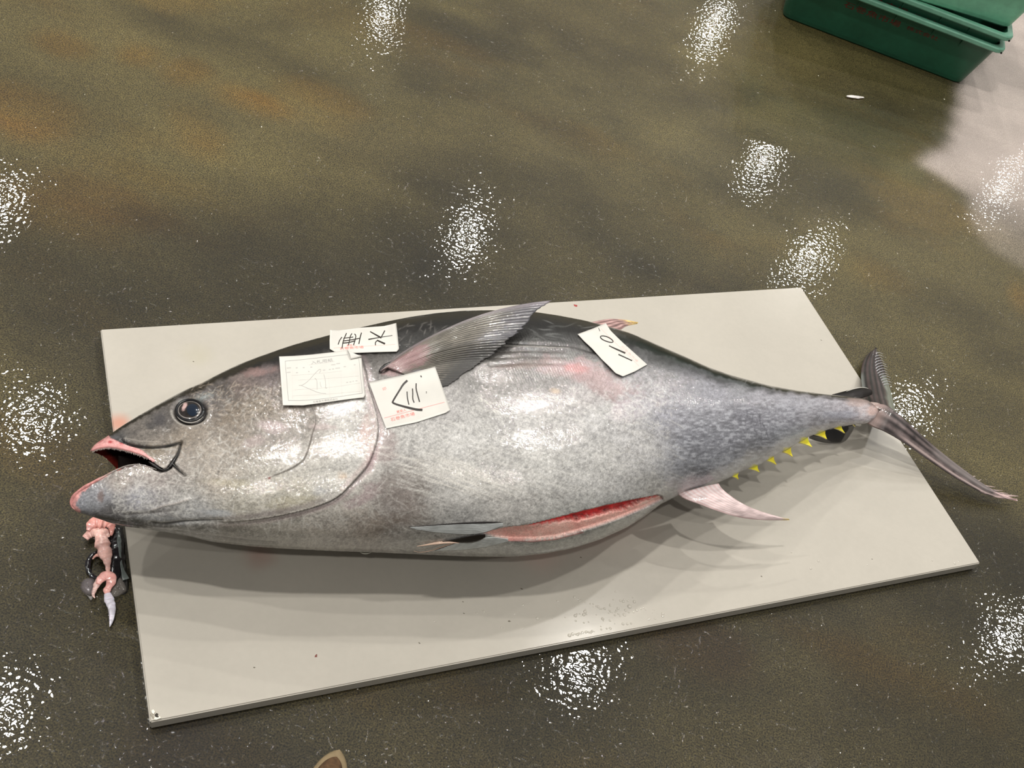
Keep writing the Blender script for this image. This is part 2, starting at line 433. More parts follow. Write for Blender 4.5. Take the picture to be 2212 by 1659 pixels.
def build_body_geom():
    nose = atz(np.array([151, 1085.]), ZC0 - .01); tail = atz(np.array([1899., 886.5]), TAILZ)
    ax = (tail - nose); Lf = np.linalg.norm(ax[:2]); ax = np.array([ax[0], ax[1], 0]) / Lf
    bv = np.array([ax[1], -ax[0], 0.0])             # towards the belly
    def build(ns, th, warp=None):
        n_ = ns
        s = np.linspace(0, 1, n_) if warp is None else warp
        s = 0.5 * (1 - np.cos(np.pi * s)) * 0.10 + s * 0.90      # denser ends
        th_s = np.interp(s, [0, .006, .02, .05, .1, .18, .28, .40, .52, .64, .74, .82, .89, .94, .975, 1],
                         [.002, .016, .032, .055, .085, .122, .158, .172, .166, .138, .104, .072, .044, .027, .017, .008])
        zc = np.interp(s, [0, .15, .3, .55, .8, 1], [ZC0 - .01, ZC0 - .002, ZC0, ZC0 - .006, ZC0 - .035, TAILZ])
        k = np.exp(-np.linspace(-2, 2, 9) ** 2); k /= k.sum()
        if n_ > 60:
            kk = np.exp(-np.linspace(-2, 2, n_ // 20 * 2 + 1) ** 2); kk /= kk.sum(); h = len(kk) // 2
            body = slice(n_ // 12, n_ - n_ // 12)
            t2 = np.convolve(np.pad(th_s, h, 'edge'), kk, 'valid'); wgt = sstep(s, .04, .12) * (1 - sstep(s, .9, .97))
            th_s = th_s * (1 - wgt) + t2 * wgt
            zc = np.convolve(np.pad(zc, h, 'edge'), kk, 'valid')
        c3 = nose[None] + ax[None] * (s * Lf)[:, None]
        c3 = np.array([nose[0], nose[1], 0])[None] + ax[None] * (s * Lf)[:, None]
        return s, th_s, zc, c3
    # solve dorsal / ventral extents on coarse stations
    ns = 260
    s, th_s, zc, c3 = build(ns, None)
    ang = np.linspace(0, 2 * np.pi, 96, endpoint=False)
    def sect(vd, vv, th_s, zc, c3, ang):
        """vd < vv : extents along bv"""
        vc = (vd + vv) / 2; a = (vv - vd) / 2
        ca, sa = np.cos(ang), np.sin(ang)                        # ca=-1 dorsal, +1 ventral
        z = np.sign(sa) * np.abs(sa) ** 0.92
        low = np.where(sa < 0, np.maximum(z, -0.93), z)          # slight flattening where it rests
        v = vc[:, None] + a[:, None] * ca[None]
        Z = zc[:, None] + th_s[:, None] * low[None]
        return c3[:, None, :] + bv[None, None] * v[..., None] + np.array([0, 0, 1.0]) * Z[..., None]
    vd = np.full(ns, -0.02); vv = np.full(ns, 0.02)
    # start from the outline projected on the mid plane
    def init(OUT):
        P = np.stack([atz(OUT, ZC0)], 0)[0]
        rel = P - np.array([nose[0], nose[1], 0])
        return (rel[:, 0] * ax[0] + rel[:, 1] * ax[1]) / Lf, rel[:, 0] * bv[0] + rel[:, 1] * bv[1]
    a0, b0 = init(DORS); a1, b1 = init(VENT)
    o = np.argsort(a0); vd = np.interp(s, a0[o], b0[o]); o = np.argsort(a1); vv = np.interp(s, a1[o], b1[o])
    for it in range(60):
        P = proj(sect(vd, vv, th_s, zc, c3, ang))
        x, y = P[..., 0], P[..., 1]
        yd = np.interp(x, DORS[:, 0], DORS[:, 1]); yv = np.interp(x, VENT[:, 0], VENT[:, 1])
        sd = np.abs(np.gradient(DORS[:, 1]) / np.gradient(DORS[:, 0])); slope_d = 1 / np.sqrt(1 + np.interp(x, DORS[:, 0], sd) ** 2)
        sv = np.abs(np.gradient(VENT[:, 1]) / np.gradient(VENT[:, 0])); slope_v = 1 / np.sqrt(1 + np.interp(x, VENT[:, 0], sv) ** 2)
        od = ((yd - y) * slope_d).max(1); ov = ((y - yv) * slope_v).max(1)
        vd = vd + 0.7 * od * 0.00125; vv = vv - 0.7 * ov * 0.00125
        m = (vd + vv) / 2; bad = vv - vd < 0.004
        vd = np.where(bad, m - .002, vd); vv = np.where(bad, m + .002, vv)
        if it % 10 == 9:
            kk = np.array([1, 2, 1]) / 4.
            vd[2:-2] = np.convolve(vd, kk, 'same')[2:-2]; vv[2:-2] = np.convolve(vv, kk, 'same')[2:-2]
    return dict(s=s, vd=vd, vv=vv, build=build, sect=sect, ax=ax, bv=bv, nose=nose, L=Lf, res=(od, ov), th=th_s, zc=zc)
BG = build_body_geom()
def body_grid(ns, angs):
    s, th_s, zc, c3 = BG['build'](ns, None)
    vd = np.interp(s, BG['s'], BG['vd']); vv = np.interp(s, BG['s'], BG['vv'])
    return BG['sect'](vd, vv, th_s, zc, c3, angs)
_cg = body_grid(300, np.linspace(0, 2 * np.pi, 120, endpoint=False))
BVH = BVHTree.FromPolygons([tuple(v) for v in _cg.reshape(-1, 3)], [tuple(f) for f in grid_faces(300, 120, True).tolist()])
def hit(px, py):
    r = ray([px, py]); r = r / np.linalg.norm(r)
    h = BVH.ray_cast(Vector(CAM), Vector(r))
    if h[0] is None: return None, None
    n = np.array(h[1]);
    if n @ r > 0: n = -n
    return np.array(h[0]), n

# outline marks of the head (traced curves that sit on the flank)
GILL = [(783, 778), (792, 808), (796, 840), (805, 866), (814, 901), (818, 927), (814, 952), (803, 988), (791, 1011), (772, 1031), (750, 1055),
        (732, 1072), (707, 1085), (672, 1097), (620, 1110), (560, 1121), (500, 1127), (440, 1128)]
PREOP = [(664, 860), (672, 877), (681, 898), (682, 917), (676, 933), (671, 954), (665, 976), (655, 996), (637, 1008), (620, 1017), (583, 1031)]
MAX1 = [(262, 950), (275, 957.5), (290, 962), (305, 964.5), (330, 966), (355, 964), (375, 960), (390, 955)]
MAX2 = [(390, 955), (387, 970), (382, 984), (374, 997), (366, 1008)]
MAX3 = [(371, 1000), (380, 1010), (390, 1020), (398, 1027)]
NMOUTH = [(196, 975), (205, 971), (212, 969), (234, 966.5), (256, 970), (278, 975), (299, 982), (316, 988), (332, 999), (343, 1007), (355, 1013),
          (346, 1016), (334, 1012), (320, 1006), (299, 1001), (277, 1003.5), (251, 1012.5), (220, 1030), (202, 1039.5), (184, 1050), (166, 1060),
          (154, 1076), (140, 1085), (120, 1000), (180, 960)]
FMOUTH = [(120, 960), (190, 972), (202, 977), (225, 986), (232, 992), (251, 1013), (220, 1033), (184, 1055), (166, 1068), (152, 1087), (120, 1090)]
CUT_TOP = [(1042, 1151), (1090, 1140), (1143, 1134), (1200, 1119.5), (1260, 1104), (1310, 1092), (1360, 1081), (1420, 1069.5), (1431, 1072)]
CUT_BOT = [(1433, 1077), (1425, 1083), (1395, 1098), (1350, 1117), (1300, 1135), (1250, 1150), (1200, 1163), (1150, 1168), (1100, 1167), (1070, 1160)]

def paint_skin():
    X0, Y0, w, h = 130, 640, 1800, 590
    X, Y = np.meshgrid(np.arange(w) + X0 + 0.0, np.arange(h) + Y0 + 0.0)
    yd = np.interp(X, DORS[:, 0], DORS[:, 1]); yv = np.interp(X, VENT[:, 0], VENT[:, 1])
    f = np.clip((Y - yd) / (yv - yd + 1e-6), 0, 1)
    # own colour of the skin sampled at places of the flank (x, y, r, g, b, radius)
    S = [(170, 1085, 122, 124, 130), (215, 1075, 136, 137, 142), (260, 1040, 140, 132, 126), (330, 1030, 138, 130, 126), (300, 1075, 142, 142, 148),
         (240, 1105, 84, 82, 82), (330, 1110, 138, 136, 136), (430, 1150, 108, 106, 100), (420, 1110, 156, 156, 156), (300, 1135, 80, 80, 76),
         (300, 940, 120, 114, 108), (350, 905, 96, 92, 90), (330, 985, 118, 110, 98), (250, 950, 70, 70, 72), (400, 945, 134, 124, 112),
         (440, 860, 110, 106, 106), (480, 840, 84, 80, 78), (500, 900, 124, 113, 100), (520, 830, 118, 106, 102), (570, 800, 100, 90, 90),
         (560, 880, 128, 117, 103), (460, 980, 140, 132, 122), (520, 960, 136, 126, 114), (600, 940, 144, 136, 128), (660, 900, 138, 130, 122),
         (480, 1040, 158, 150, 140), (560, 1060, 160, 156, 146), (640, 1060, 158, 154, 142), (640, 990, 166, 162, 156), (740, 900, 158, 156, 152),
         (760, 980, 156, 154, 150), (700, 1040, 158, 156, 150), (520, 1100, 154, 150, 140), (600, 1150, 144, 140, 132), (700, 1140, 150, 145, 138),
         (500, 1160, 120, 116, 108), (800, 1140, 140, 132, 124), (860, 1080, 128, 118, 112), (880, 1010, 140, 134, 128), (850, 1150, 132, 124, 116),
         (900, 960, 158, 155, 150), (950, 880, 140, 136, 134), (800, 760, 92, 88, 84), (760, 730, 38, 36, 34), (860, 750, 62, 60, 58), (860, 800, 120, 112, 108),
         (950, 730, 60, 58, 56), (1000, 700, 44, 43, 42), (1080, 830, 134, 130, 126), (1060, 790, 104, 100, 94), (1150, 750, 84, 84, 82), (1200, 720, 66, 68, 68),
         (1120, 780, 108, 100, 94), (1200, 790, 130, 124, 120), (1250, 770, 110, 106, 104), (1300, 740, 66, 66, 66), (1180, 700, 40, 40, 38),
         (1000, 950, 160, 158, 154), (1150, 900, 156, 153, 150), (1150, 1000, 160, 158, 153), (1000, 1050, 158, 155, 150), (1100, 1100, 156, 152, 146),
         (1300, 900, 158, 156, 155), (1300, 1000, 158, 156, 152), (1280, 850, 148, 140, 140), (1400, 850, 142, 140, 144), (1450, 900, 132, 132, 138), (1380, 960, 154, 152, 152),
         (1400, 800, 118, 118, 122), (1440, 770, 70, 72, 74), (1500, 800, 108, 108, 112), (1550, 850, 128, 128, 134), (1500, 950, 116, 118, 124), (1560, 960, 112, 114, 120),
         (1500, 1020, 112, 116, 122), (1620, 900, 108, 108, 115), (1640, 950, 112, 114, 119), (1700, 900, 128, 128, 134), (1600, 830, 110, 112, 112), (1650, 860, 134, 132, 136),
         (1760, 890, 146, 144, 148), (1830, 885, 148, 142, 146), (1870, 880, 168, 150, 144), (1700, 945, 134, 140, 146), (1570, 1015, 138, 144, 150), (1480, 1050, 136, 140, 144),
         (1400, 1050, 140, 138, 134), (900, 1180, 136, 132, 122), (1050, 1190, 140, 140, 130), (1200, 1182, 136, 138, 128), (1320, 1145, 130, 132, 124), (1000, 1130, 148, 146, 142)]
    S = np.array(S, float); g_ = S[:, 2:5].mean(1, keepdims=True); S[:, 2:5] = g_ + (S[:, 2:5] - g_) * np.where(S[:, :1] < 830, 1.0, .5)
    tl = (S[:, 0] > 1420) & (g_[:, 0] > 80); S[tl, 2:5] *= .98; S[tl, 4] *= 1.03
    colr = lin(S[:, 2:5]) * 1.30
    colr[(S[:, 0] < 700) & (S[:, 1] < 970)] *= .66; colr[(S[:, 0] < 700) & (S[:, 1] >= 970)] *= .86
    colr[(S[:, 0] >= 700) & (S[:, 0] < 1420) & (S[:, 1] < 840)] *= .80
    step = 6
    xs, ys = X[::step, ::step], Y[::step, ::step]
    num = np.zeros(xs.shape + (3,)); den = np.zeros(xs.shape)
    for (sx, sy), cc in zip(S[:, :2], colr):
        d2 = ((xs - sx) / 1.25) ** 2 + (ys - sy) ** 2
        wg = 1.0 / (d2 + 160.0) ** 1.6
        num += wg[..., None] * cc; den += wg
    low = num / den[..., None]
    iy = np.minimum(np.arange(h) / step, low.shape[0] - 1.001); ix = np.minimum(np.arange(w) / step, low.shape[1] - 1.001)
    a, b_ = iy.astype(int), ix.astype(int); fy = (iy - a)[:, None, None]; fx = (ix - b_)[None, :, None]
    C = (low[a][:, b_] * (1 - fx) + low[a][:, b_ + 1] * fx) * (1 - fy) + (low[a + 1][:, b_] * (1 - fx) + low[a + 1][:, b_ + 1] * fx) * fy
    D = np.zeros((h, w))                                   # relief in metres
    head = 1 - sstep(X, 760, 860)
    tail = sstep(X + 10 * vnoise(h, w, 30, 30, 3), 1438, 1462) * sstep(Y, 835, 900)
    # mottled silver skin
    m1 = fbm(h, w, 6, 5, 40, 3); m2 = fbm(h, w, 34, 22, 50, 3); m3 = vnoise(h, w, 2.6, 2.2, 60) * (1 - .5 * sstep(np.broadcast_to(np.arange(w) + X0, (h, w)), 1440, 1460))
    body = 1 - tail
    C *= (1 + body * (0.42 * m1 + 0.22 * m2) + 0.50 * m3 + tail * 0.10 * m2)[..., None]
    D += 0.00022 * m1 * body + 0.0005 * m2
    # pale flecks and dull wiped streaks
    fl = sstep(fbm(h, w, 6, 4, 71, 3), 0.35, 0.75) * body * (f > .16)
    C = C * (1 - fl * .5)[..., None] + lin([206, 204, 200]) * (fl * .5)[..., None]
    ho = sstep(fbm(h, w, 16, 5, 77, 3), 0.25, 0.7) * head * (Y < 960) * (f > .1)
    C = C * (1 - .45 * ho)[..., None]
    # dashes on the tail stalk
    da = vnoise(h, w, 9, 3.4, 81) + 0.5 * vnoise(h, w, 5, 3, 83)
    dm = sstep(da, 0.12, 0.34) * tail
    C = C * (1 - dm * .46)[..., None] + lin([188, 190, 197]) * (dm * .46)[..., None]
    dd = sstep(-da, 0.0, 0.4) * tail; C *= (1 - .32 * dd)[..., None]
    # scale rows of the upper flank
    sc = ((X > 1080) & (X < 1330) & (Y > 690) & (Y < 850)); scm = sstep(X, 1080, 1140) * (1 - sstep(X, 1260, 1340)) * sstep(Y, 690, 730) * (1 - sstep(Y, 800, 860))
    rows = np.sin((X + .15 * Y) * 2 * np.pi / 6.0 + 2 * m2) * np.sin((Y - .1 * X) * 2 * np.pi / 9.0 + 2 * m1)
    C *= (1 + .30 * rows * scm)[..., None]; D += .0004 * rows * scm
    # dark back
    bw = np.interp(X, [230, 330, 450, 520, 600, 700, 760, 850, 950, 1100, 1200, 1300, 1400, 1500, 1600, 1700, 1790, 1850], [6, 9, 14, 20, 27, 34, 38, 34, 34, 36, 36, 34, 24, 14, 10, 7, 3, 4])
    bk = 1 - sstep(Y - yd + 8 * m2 + 3 * m1, bw * .75, bw * 1.5)
    C = C * (1 - bk)[..., None] + lin([12, 10, 9]) * (1 + .3 * m1[..., None]) * bk[..., None]
    soft = (1 - sstep(Y - yd + 14 * m2, bw, bw * 3.2)) * (1 - bk) * sstep(X, 600, 800)
    C = C * (1 - soft * .85)[..., None] + lin([34, 34, 33]) * (1 + .7 * m1[..., None]) * (soft * .85)[..., None]

    def blob(px, py, rx, ry, col, s, rot=0.0, nz=.5):
        nonlocal C
        c_, s_ = math.cos(rot), math.sin(rot)
        u = (X - px) * c_ + (Y - py) * s_; v = -(X - px) * s_ + (Y - py) * c_
        q = np.hypot(u / rx, v / ry) + nz * (m2 * 1.2 + m1 * .8)
        k = ((1 - sstep(q, .45, 1.35)) * s)[..., None]
        C = C * (1 - k) + lin(col) * (1 + .2 * m1[..., None]) * k
    P = (196, 156, 156)
    for a in [(1235, 795, 75, 22, (160, 138, 138), .8, .15), (1295, 820, 75, 28, (160, 136, 136), .75, .45), (1245, 795, 22, 10, (178, 120, 120), .7, .2),
              (590, 920, 30, 12, (176, 160, 160), .8, .1), (545, 955, 26, 10, (166, 150, 148), .6, -.3), (555, 805, 40, 10, (146, 120, 116), .7, -.2),
              (700, 922, 26, 7, (182, 166, 164), .6, .1), (790, 945, 14, 40, (178, 150, 144), .7, .1), (800, 990, 10, 30, (172, 146, 148), .7, .5),
              (835, 960, 22, 40, (150, 134, 132), .6, .1), (800, 1060, 30, 20, (162, 146, 146), .7, -.6), (770, 1085, 40, 12, (164, 148, 148), .6, -.5),
              (800, 1010, 12, 22, (170, 146, 148), .6, .5), (860, 1060, 52, 48, (124, 114, 108), .55, .3), (885, 1110, 45, 30, (122, 110, 102), .5, 0),
              (830, 1130, 30, 20, (126, 114, 104), .4, 0), (1125, 788, 60, 9, (112, 96, 88), .6, -.1), (905, 795, 20, 9, (140, 138, 148), .5, 0),
              (843, 805, 20, 8, (172, 146, 146), .8, .1), (740, 1030, 14, 9, (186, 160, 132), .6, 0), (630, 1085, 60, 14, (168, 160, 130), .35, -.1),
              (500, 1045, 50, 9, (170, 162, 132), .35, .1), (735, 890, 22, 14, (164, 170, 178), .35, 0), (690, 1060, 16, 9, (166, 170, 178), .3, 0),
              (430, 862, 34, 9, (150, 158, 158), .6, -.35), (395, 868, 12, 6, (168, 186, 184), .6, -.35), (345, 905, 14, 14, (70, 68, 70), .7, 0),
              (325, 920, 12, 8, (72, 70, 70), .7, 0), (475, 880, 12, 22, (100, 94, 92), .5, 0), (330, 975, 26, 10, (116, 104, 88), .6, 0),
              (290, 935, 20, 6, (88, 84, 82), .5, -.2), (1855, 870, 26, 12, (166, 146, 140), .7, 0), (1885, 888, 14, 12, (196, 168, 160), .8, 0),
              (1820, 895, 40, 8, (156, 158, 170), .5, 0), (1480, 1062, 24, 8, (176, 168, 168), .6, -.2), (1540, 1048, 24, 8, (178, 168, 170), .6, -.2),
              (1620, 995, 40, 6, (160, 170, 178), .5, -.45), (1720, 940, 40, 6, (160, 168, 174), .5, -.45), (1200, 845, 10, 6, (190, 170, 146), .6, 0),
              (610, 745, 30, 6, (90, 84, 84), .5, -.2), (1330, 720, 20, 6, (84, 84, 84), .4, .3), (1430, 1075, 10, 4, (90, 60, 60), .6, 0),
              (200, 1093, 18, 9, (132, 134, 138), .5, .2), (218, 1068, 7, 16, (112, 96, 92), .8, .1), (280, 1108, 50, 6, (92, 88, 88), .7, .1),
              (350, 1122, 60, 9, (154, 155, 156), .7, .15), (470, 1108, 40, 8, (174, 178, 182), .6, .1), (640, 1145, 90, 8, (166, 160, 150), .4, .05),
              (385, 1140, 60, 6, (90, 88, 82), .6, .15), (540, 1172, 80, 5, (108, 104, 96), .6, .08)]:
        blob(*a)
    # seam of the wiped patch on the belly
    blob(905, 1040, 12, 62, (112, 106, 100), .35, -.05)
    # random fine scratches
    def scratch(n, xr, yr, lr, ang, wd, col, al, curv=.3):
        nonlocal C
        lay = np.zeros((h, w))
        for _ in range(n):
            x = rng.uniform(*xr); y = rng.uniform(*yr); l = rng.uniform(*lr); a = ang[0] + rng.normal() * ang[1]; k = rng.normal() * curv / max(l, 1)
            t = np.arange(0, l, .5); aa = a + k * t
            px = x + np.cumsum(np.cos(aa)) * .5 - X0; py = y + np.cumsum(np.sin(aa)) * .5 - Y0
            g = np.sin(np.linspace(0, np.pi, len(t))) * rng.uniform(.5, 1.2); wd_ = wd * 1.45
            for ox in (-1, 0, 1):
                for oy in (-1, 0, 1):
                    qx = np.round(px).astype(int) + ox; qy = np.round(py).astype(int) + oy
                    d = np.hypot(px - qx, py - qy); v = g * np.clip(1.15 - d / wd_, 0, 1)
                    ok = (qx >= 0) & (qx < w) & (qy >= 0) & (qy < h)
                    np.maximum.at(lay, (qy[ok], qx[ok]), v[ok])
        k = (lay * al)[..., None]
        C = C * (1 - k) + lin(col) * k
    lt = (214, 212, 206)
    scratch(700, (240, 820), (960, 1140), (8, 42), (.3, 1.2), 1.2, lt, .42)
    scratch(260, (440, 800), (830, 980), (6, 30), (.2, 1.0), 1.2, lt, .38)
    scratch(420, (400, 800), (840, 1000), (4, 18), (.3, 1.5), 1.0, (96, 84, 72), .5)
    scratch(420, (400, 640), (830, 905), (5, 16), (-.3, .9), 1.0, (70, 60, 48), .6)
    scratch(200, (400, 640), (830, 900), (5, 20), (-.3, .5), .9, (190, 176, 160), .5)
    scratch(500, (780, 1450), (780, 1180), (5, 16), (1.5, .8), 1.0, (112, 106, 100), .35)
    scratch(300, (240, 420), (1040, 1110), (5, 18), (1.0, 1.4), 1.2, lt, .5)
    scratch(700, (830, 1450), (850, 1180), (10, 60), (.35, .3), 1.0, lt, .42)
    scratch(500, (830, 1450), (850, 1180), (5, 18), (.3, 1.3), 1.0, lt, .45)
    scratch(260, (830, 1460), (860, 1180), (6, 24), (1.5, .6), 1.1, (104, 98, 90), .35)
    scratch(60, (820, 1160), (960, 1060), (60, 180), (.30, .07), 1.1, lt, .5, .15)
    scratch(26, (820, 960), (970, 1010), (80, 260), (.36, .06), 1.2, (222, 218, 210), .7, .1)
    scratch(40, (690, 800), (945, 975), (20, 70), (.25, .12), 1.3, (222, 218, 212), .7, .1)
    scratch(160, (1080, 1400), (780, 860), (6, 24), (-1.2, .35), 1.1, (96, 86, 84), .4)
    scratch(110, (780, 1000), (700, 800), (8, 30), (-.3, .6), 1.1, (140, 136, 132), .35)
    scratch(120, (1460, 1780), (820, 1000), (8, 30), (-.5, .4), 1.0, (190, 194, 200), .28)
    scratch(12, (1600, 1660), (865, 930), (15, 40), (1.45, .2), 1.2, (70, 70, 78), .6)
    scratch(30, (1000, 1200), (980, 1100), (20, 70), (-.6, .15), 1.2, (104, 98, 92), .35)
    scratch(90, (1120, 1340), (690, 790), (10, 50), (.12, .12), 1.0, (150, 152, 150), .35)

    def line(P, wd, col, al, depth=0.0, dw=3.0, taper=True):
        nonlocal C, D
        P = np.asarray(P, float)
        x0, y0 = P.min(0) - 30; x1, y1 = P.max(0) + 30
        a0, a1 = max(int(y0 - Y0), 0), min(int(y1 - Y0), h); b0, b1 = max(int(x0 - X0), 0), min(int(x1 - X0), w)
        sl = (slice(a0, a1), slice(b0, b1))
        d, s_, t = dpoly(X[sl], Y[sl], P)
        wd_ = np.interp(t, np.linspace(0, 1, len(wd)), wd) if hasattr(wd, '__len__') else wd
        k = np.clip(1.2 - d / np.maximum(wd_, .01) * 1.0, 0, 1) * al
        C[sl] = C[sl] * (1 - k)[..., None] + lin(col) * k[..., None]
        if depth: D[sl] -= depth * np.exp(-(d / dw) ** 2)
    # gill cover: a plate that stands proud of the shoulder
    d, sd, t = dpoly(X, Y, smooth_poly(GILL, 60))
    gr = (X < 840) & (X > 400)
    inside = (sd > 0)
    if not inside[int(950 - Y0), int(780 - X0)]: inside = ~inside
    fade = np.interp(t, [0, .12, .62, .85, 1], [.3, 1, 1, .5, 0]) * gr
    D += np.where(inside, 0.0065 * np.exp(-d / 42.0), -0.0030 * np.exp(-d / 9.0)) * fade
    dk = np.where(inside, 0, np.exp(-(d / 2.6) ** 2)) * fade * .8
    C = C * (1 - dk)[..., None] + lin([64, 52, 52]) * dk[..., None]
    fl = np.where(inside, np.exp(-((d - 7) / 5.5) ** 2), 0) * fade * .55 * (t < .5)
    C = C * (1 - fl)[..., None] + lin([176, 156, 152]) * fl[..., None]
    lowb = np.where(inside, np.exp(-((d - 9) / 7) ** 2), 0) * gr * sstep(t, .5, .62) * (1 - sstep(t, .85, 1)) * .6
    C = C * (1 - lowb)[..., None] + lin([112, 102, 102]) * lowb[..., None]
    outp = np.where(~inside, np.exp(-((d - 7) / 5) ** 2), 0) * fade * .5
    C = C * (1 - outp)[..., None] + lin([176, 152, 154]) * outp[..., None]
    d, sd, t = dpoly(X, Y, smooth_poly(PREOP, 40))
    ins = (sd > 0)
    if not ins[int(950 - Y0), int(640 - X0)]: ins = ~ins
    g2 = (X > 560) & (X < 720) & (Y > 850)
    D += np.where(ins, 0.0028 * np.exp(-d / 20.0), -0.001 * np.exp(-d / 5.0)) * np.sin(np.pi * np.clip(t, 0.02, .98)) * g2
    line(PREOP, 1.5, (84, 76, 70), .75)
    # jaw creases
    line([(325, 1130), (345, 1133), (370, 1131), (400, 1127), (440, 1125), (479, 1124)], [1, 3, 2.5, 1.5, 1], (52, 50, 50), .8, .003, 4)
    line([(330, 1101), (350, 1093), (380, 1087), (407, 1079)], 2.2, (186, 178, 172), .7, -.0015, 4)
    line([(270, 1112), (330, 1108), (380, 1102)], 2, (90, 86, 84), .5, .001, 4)
    line([(205, 1116), (260, 1127), (330, 1142), (400, 1152)], 2, (58, 56, 54), .7, .001, 4)
    line([(380, 1150), (450, 1158), (540, 1168), (600, 1172)], 2, (86, 82, 76), .6, .0015, 4)
    line([(300, 1010), (360, 1040), (420, 1050)], 1.4, (196, 190, 182), .4)
    line([(620, 1087), (590, 1092)], 1.2, (80, 60, 60), .6)
    line([(838, 797), (829, 803), (822, 803)], 2, (20, 18, 18), .9, .003, 3)
    # lateral line
    line([(1000, 741), (1050, 741), (1110, 742), (1180, 745), (1240, 748), (1300, 765), (1380, 790)], [1.6, 1.6, 1.4, 1, .6], (46, 44, 42), .75, .0022, 3)
    line([(1085, 747), (1160, 749), (1230, 752)], [2, 2.5, 1], (170, 166, 160), .5, -.001, 4)
    for yy in (760, 772, 786):
        line([(1060, yy + 2), (1130, yy - 3), (1220, yy - 1)], 1.2, (84, 76, 72), .5, .0015, 4)
    line([(960, 812), (1010, 810), (1100, 804), (1160, 800)], 1, (150, 148, 146), .4)
    # maxilla slits
    for Q, wd in ((MAX1, [1.2, 2.4, 3.0, 2.6, 2.2, 2.4, 2.8, 1.2]), (MAX2, [1.0, 1.8, 3, 6, 7]), (MAX3, [4, 2.6, 1.6, .6])):
        line(Q, wd, (12, 10, 10), 1.0, .006, 2.6)
    line([(334, 1012), (348, 1017), (360, 1014), (368, 1008)], [3, 3.4, 4.5, 6], (14, 12, 12), 1.0, .006, 3)
    line([(355, 1008), (350, 1006)], 2, (190, 180, 172), .8)
    line([(350, 1010), (358, 1008), (364, 1000)], 2, (176, 168, 160), .6)
    line([(268, 946), (300, 952), (350, 955)], 1.4, (168, 160, 152), .5)
    # mouth: palate colours (also what shows on the inner side of the far cheek)
    inm = inpoly(X, Y, [(190, 965), (212, 964), (234, 964), (256, 967), (278, 972), (299, 979), (316, 985), (332, 996), (348, 1010), (352, 1016), (334, 1014), (300, 1004), (251, 1018), (190, 1000)])
    pal = lin([46, 22, 18]) * (1 + 1.0 * m2[..., None] + .5 * m1[..., None])
    redm = (1 - sstep(np.abs((Y - 990) - (X - 232) * 1.0), 4, 22)) * (X < 262)
    pal = pal * (1 - .8 * redm[..., None]) + lin([150, 48, 40]) * (.8 * redm[..., None])
    C = np.where(inm[..., None], pal, C)
    # pink gum band of the upper jaw
    gum = inpoly(X, Y, [(194, 972), (204, 958), (214, 951), (233, 940), (240, 946), (262, 957), (288, 964), (306, 972), (320, 984), (336, 995), (330, 999), (316, 988), (299, 982), (278, 975), (256, 970), (234, 966), (212, 969), (196, 976)])
    k = gum[..., None] * 1.0
    C = C * (1 - k) + lin([222, 160, 158]) * (1 + .3 * m1[..., None]) * k
    blob(238, 955, 6, 3.6, (170, 34, 44), .9, 0, .2); blob(262, 958, 5, 1.6, (190, 70, 76), .7, .3, .2); blob(218, 953, 8, 2.0, (186, 96, 100), .7, -.4, .2)
    blob(246, 945, 10, 4, (84, 84, 88), .9, 0, .2)
    # pink rim of the lower jaw
    d, _, t = dpoly(X, Y, [(166, 1108), (152, 1096), (151, 1084), (158, 1070), (168, 1059), (184, 1049), (202, 1038), (222, 1028), (246, 1015)])
    wd_ = np.interp(t, [0, .2, .35, .6, 1], [9, 15, 13, 7, 4]) * (1 + .5 * m1)
    k = ((1 - sstep(d, wd_ * .7, wd_ * 1.2)) * (X < 262) * np.interp(t, [0, .8, 1], [.95, .9, .3]))[..., None]
    pk = lin([212, 150, 146]) * (1 + .35 * m1[..., None])
    C = C * (1 - k) + pk * k
    # belly cut
    cut = inpoly(X, Y, CUT_TOP + CUT_BOT)
    dt, _, _ = dpoly(X, Y, CUT_TOP); db, _, _ = dpoly(X, Y, CUT_BOT)
    red = lin([232, 48, 50]) * (1 + 1.1 * fbm(h, w, 14, 5, 90, 3) + .5 * m3)[..., None]
    dkr = sstep(X, 1180, 1330)[..., None]; red = red * (1 - .25 * dkr)
    str_ = sstep(fbm(h, w, 18, 3, 95, 3), .3, .8)[..., None]; red = red * (1 - .4 * str_) + lin([224, 120, 114]) * .4 * str_
    pink = lin([255, 186, 174]) * (1 + .16 * m1 + .2 * m2)[..., None]
    wpk = np.interp(X, [1040, 1130, 1145, 1200, 1300, 1400, 1432], [60, 60, 30, 27, 16, 9, 2]) + 5 * m1 + 4 * m2
    pw = (1 - sstep(db, wpk - 2, wpk + 2))[..., None]
    cc = red * (1 - pw) + pink * pw
    C = np.where(cut[..., None], cc, C)
    edge_dark = np.exp(-(dt / 2.0) ** 2) * cut * .45 * sstep(X, 1180, 1240)
    C = C * (1 - edge_dark)[..., None] + lin([70, 10, 14]) * edge_dark[..., None]
    line([(1098, 1168), (1150, 1170), (1200, 1165), (1260, 1150)], 1.3, (200, 110, 104), .7)
    line([(1418, 1069), (1430, 1072), (1433, 1080)], 2.6, (58, 14, 16), .9)
    line([(1128, 1140), (1135, 1137), (1142, 1133)], 1, (222, 178, 150), .9)
    D -= np.where(cut, np.minimum(dt, 14) / 14 * 0.013 * (1 - 0.75 * pw[..., 0]) + .004, 0)
    bl = np.exp(-(db / 2.5) ** 2) * cut * 0.7
    C = C * (1 - bl * .4)[..., None] + lin([232, 190, 178]) * (bl * .4)[..., None]
    # socket rim of the eye
    q = np.hypot((X - 411) / 36.0, (Y - 888) / 29.0)
